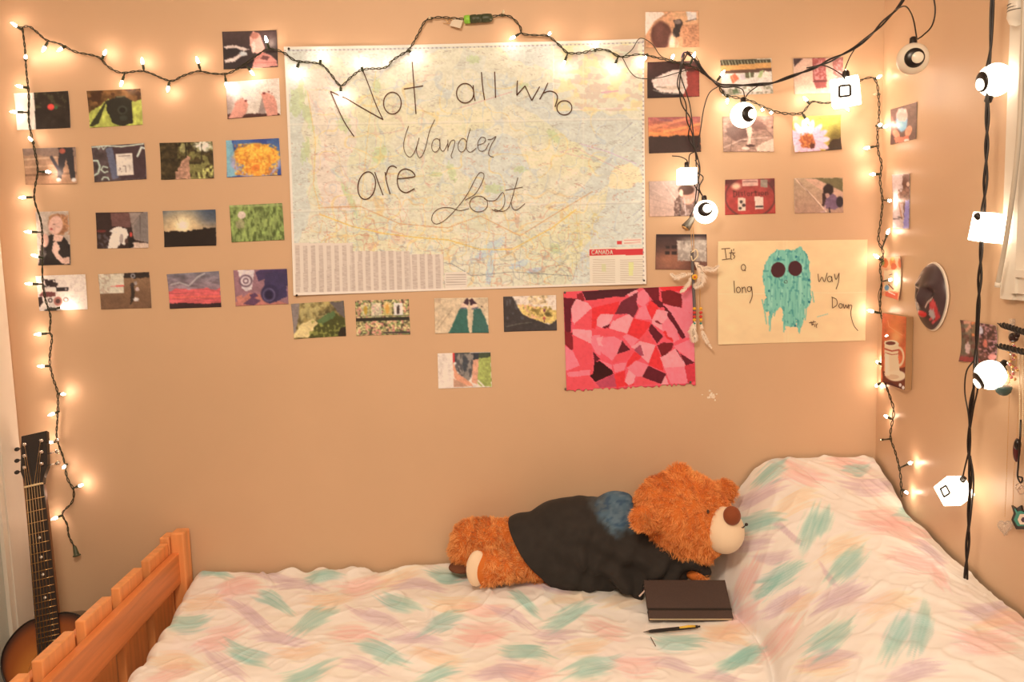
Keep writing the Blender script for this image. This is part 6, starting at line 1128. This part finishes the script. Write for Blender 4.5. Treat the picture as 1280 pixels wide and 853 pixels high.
# shirt
SH = [EW(723, 681, -.152, 90, 63, .130), EW(765, 680, -.165, 64, 60, .125), EW(670, 684, -.150, 62, 46, .112), EW(770, 640, -.16, 30, 28, .055), EW(800, 690, -.20, 50, 36, .09), EW(742, 712, -.20, 60, 26, .07), EW(832, 712, -.225, 46, 18, .055)]
SH += chain((800, 698, -.222, 34, .062), (866, 702, -.238, 22, .046))+chain((775, 713, -.235, 28, .045), (797, 733, -.262, 15, .024), 6)+[EW(791, 740, -.262, 12, 8, .02)]
sme = union('shirt', SH, .006, 4)
bm = bmesh.new(); bm.from_mesh(sme)
A_ = Vector(W(632, 645, 1, -.15)); B_ = Vector(W(692, 724, 1, -.17)); dd = (B_-A_).normalized(); pn = dd.cross(Vector((0, 1, 0))).normalized()
if pn.x < 0: pn = -pn
pn = (pn+Vector((0, -.12, 0))).normalized()
bmesh.ops.bisect_plane(bm, geom=bm.verts[:]+bm.edges[:]+bm.faces[:], plane_co=A_, plane_no=pn, clear_inner=True)
bm.normal_update()
for v in bm.verts:
    x, y, z = v.co; n_ = v.normal
    t = (v.co-A_).dot(pn); u_ = (v.co-A_).dot(dd)
    s_ = np.sin
    k = min(1, max(0, (t-.03)/.12))
    f = -.2+.55*math.sin(x*48+z*74+5*float(vn(np.array([x*9]), np.array([z*9]), 3)[0]))+.45*math.sin(x*88-z*52+6*float(vn(np.array([x*14]), np.array([z*14]), 7)[0]))
    f = math.copysign(abs(f)**.8, f)
    low = min(1, max(0, (ZC-.70-z)/.12))
    v.co += n_*(f*(.002+.0145*k*low))
bm.to_mesh(sme); bm.free()
co = np.empty(len(sme.vertices)*3, np.float32); sme.vertices.foreach_get('co', co); co = co.reshape(-1, 3).astype(float); px, py = proj(co)
c = Paint(px, py, (62, 53, 45)); c.n(.08, 8)
bl_ = 1-sst(.7, 1.15, np.sqrt(((px-772)/27)**2+((py-636)/33)**2)+.5*(fbm(px/9, py/9, 3)-.5)); c.mix(bl_*.95, (92, 118, 130))
c.mix((1-sst(.5, 1.1, np.sqrt(((px-748)/16)**2+((py-628)/16)**2)+.6*(fbm(px/6, py/6, 13)-.5)))*.6, (96, 100, 98)); c.mix(bl_*sst(.55, .7, vn(px/5+py/8, py/3, 8))*.6, (54, 80, 104)); c.mix(bl_*sst(.6, .7, vn(px/4, py/4, 18))*.5, (120, 136, 140))
setcol(sme, alb(c.C)*.72); sme.materials.clear(); sme.materials.append(M['shirt']); sh = put('shirt', sme, bear); sh['label'] = 'black shirt with a blue printed patch'
so_ = sh.modifiers.new('s', 'SOLIDIFY'); so_.thickness = .003; so_.offset = -1
part('drawstring', MB().tube(path3([(809,736,1,-.305),(804,741,1,-.310),(799,746,1,-.314)]), .0022, 6), mat('pale_string', (.8,.62,.55), .7), bear)

# ------------------------------------------------------------------ notebook, pen, pin on the duvet
nb = thing('notebook', W(864, 760, 1, -.36), 'closed dark brown notebook with elastic band leaning beside the bear', 'notebook')
# plane through its near edge, tilted up away from the viewer
e0 = W(811.5, 773.5, 1, -.405); e1 = W(917, 773.5, 1, -.405); xa = Vector(e1-e0); wN = xa.length; xa.normalize()
hN = .108; tl = radians(35); ya = Vector((0, cos(tl), sin(tl))); ya = (ya-xa*ya.dot(xa)).normalized(); za = xa.cross(ya)
NM = Matrix([[xa.x, ya.x, za.x, e0[0]], [xa.y, ya.y, za.y, e0[1]], [xa.z, ya.z, za.z, e0[2]], [0, 0, 0, 1]])
def nbx(name, lo, hi, m, wv=.0015, lab=None):
    P = [NM @ Vector((x, y, z)) for x in (lo[0], hi[0]) for y in (lo[1], hi[1]) for z in (lo[2], hi[2])]
    o = part(name, MB().add(P, [(0,1,3,2),(4,6,7,5),(0,4,5,1),(2,3,7,6),(0,2,6,4),(1,5,7,3)]), m, nb, False, lab)
    b = o.modifiers.new('b', 'BEVEL'); b.width = wv; b.segments = 3; b.limit_method = 'ANGLE'
nbx('cover', (0, 0, -.0016), (wN, hN, .0), M['note'], .0007)
nbx('pages', (.002, .002, -.0115), (wN-.002, hN-.002, -.0018), M['pages'], .0005)
nbx('cover', (0, 0, -.0135), (wN, hN, -.0118), M['note'], .0007)
nbx('elastic_band', (-.0006, .022, -.014), (wN+.0006, .028, .0009), M['black'], .0004, 'black elastic band')
pen = thing('pen', W(840, 788, 1, -.43), 'thin dark pen with a yellow clip lying before the notebook', 'pen')
def onbed(px, py, up_=.004):
    z = ZB
    for _ in range(12):
        p = W(px, py, 2, z+up_); z = float(bedz(np.array([p[0]]), np.array([p[1]]))[0])
    return W(px, py, 2, z+up_)
a_, b_ = onbed(804, 790.5, .006), onbed(875, 783.5, .008); L = lambda t: a_+(b_-a_)*t
part('barrel', MB().tube([L(.10), L(.14), L(.3), L(.9), L(.96)], [.0030, .0040, .0044, .0044, .0038], 10), M['black'], pen)
part('tip', MB().tube([L(0), L(.05), L(.11)], [.0005, .0018, .0031], 8), M['clip'], pen)
part('clip', MB().tube([L(.63)+[0,-.002,.003], L(.8)+[0,-.002,.004], L(.91)+[0,-.002,.003]], [.0025, .0032, .0026], 8), M['yellow'], pen, label='yellow clip')
part('push_button', MB().tube([L(.96), L(1.0)], .0026, 8), M['black'], pen)
hpn = thing('hair_pin', onbed(816, 802, .002), 'tiny dark hairpin lying on the duvet below the pen', 'hairpin')
part('wire', MB().tube([onbed(813.5, 797, .003), onbed(816, 802, .0035), onbed(819.5, 808, .003)], .0011, 6), M['ink'], hpn)
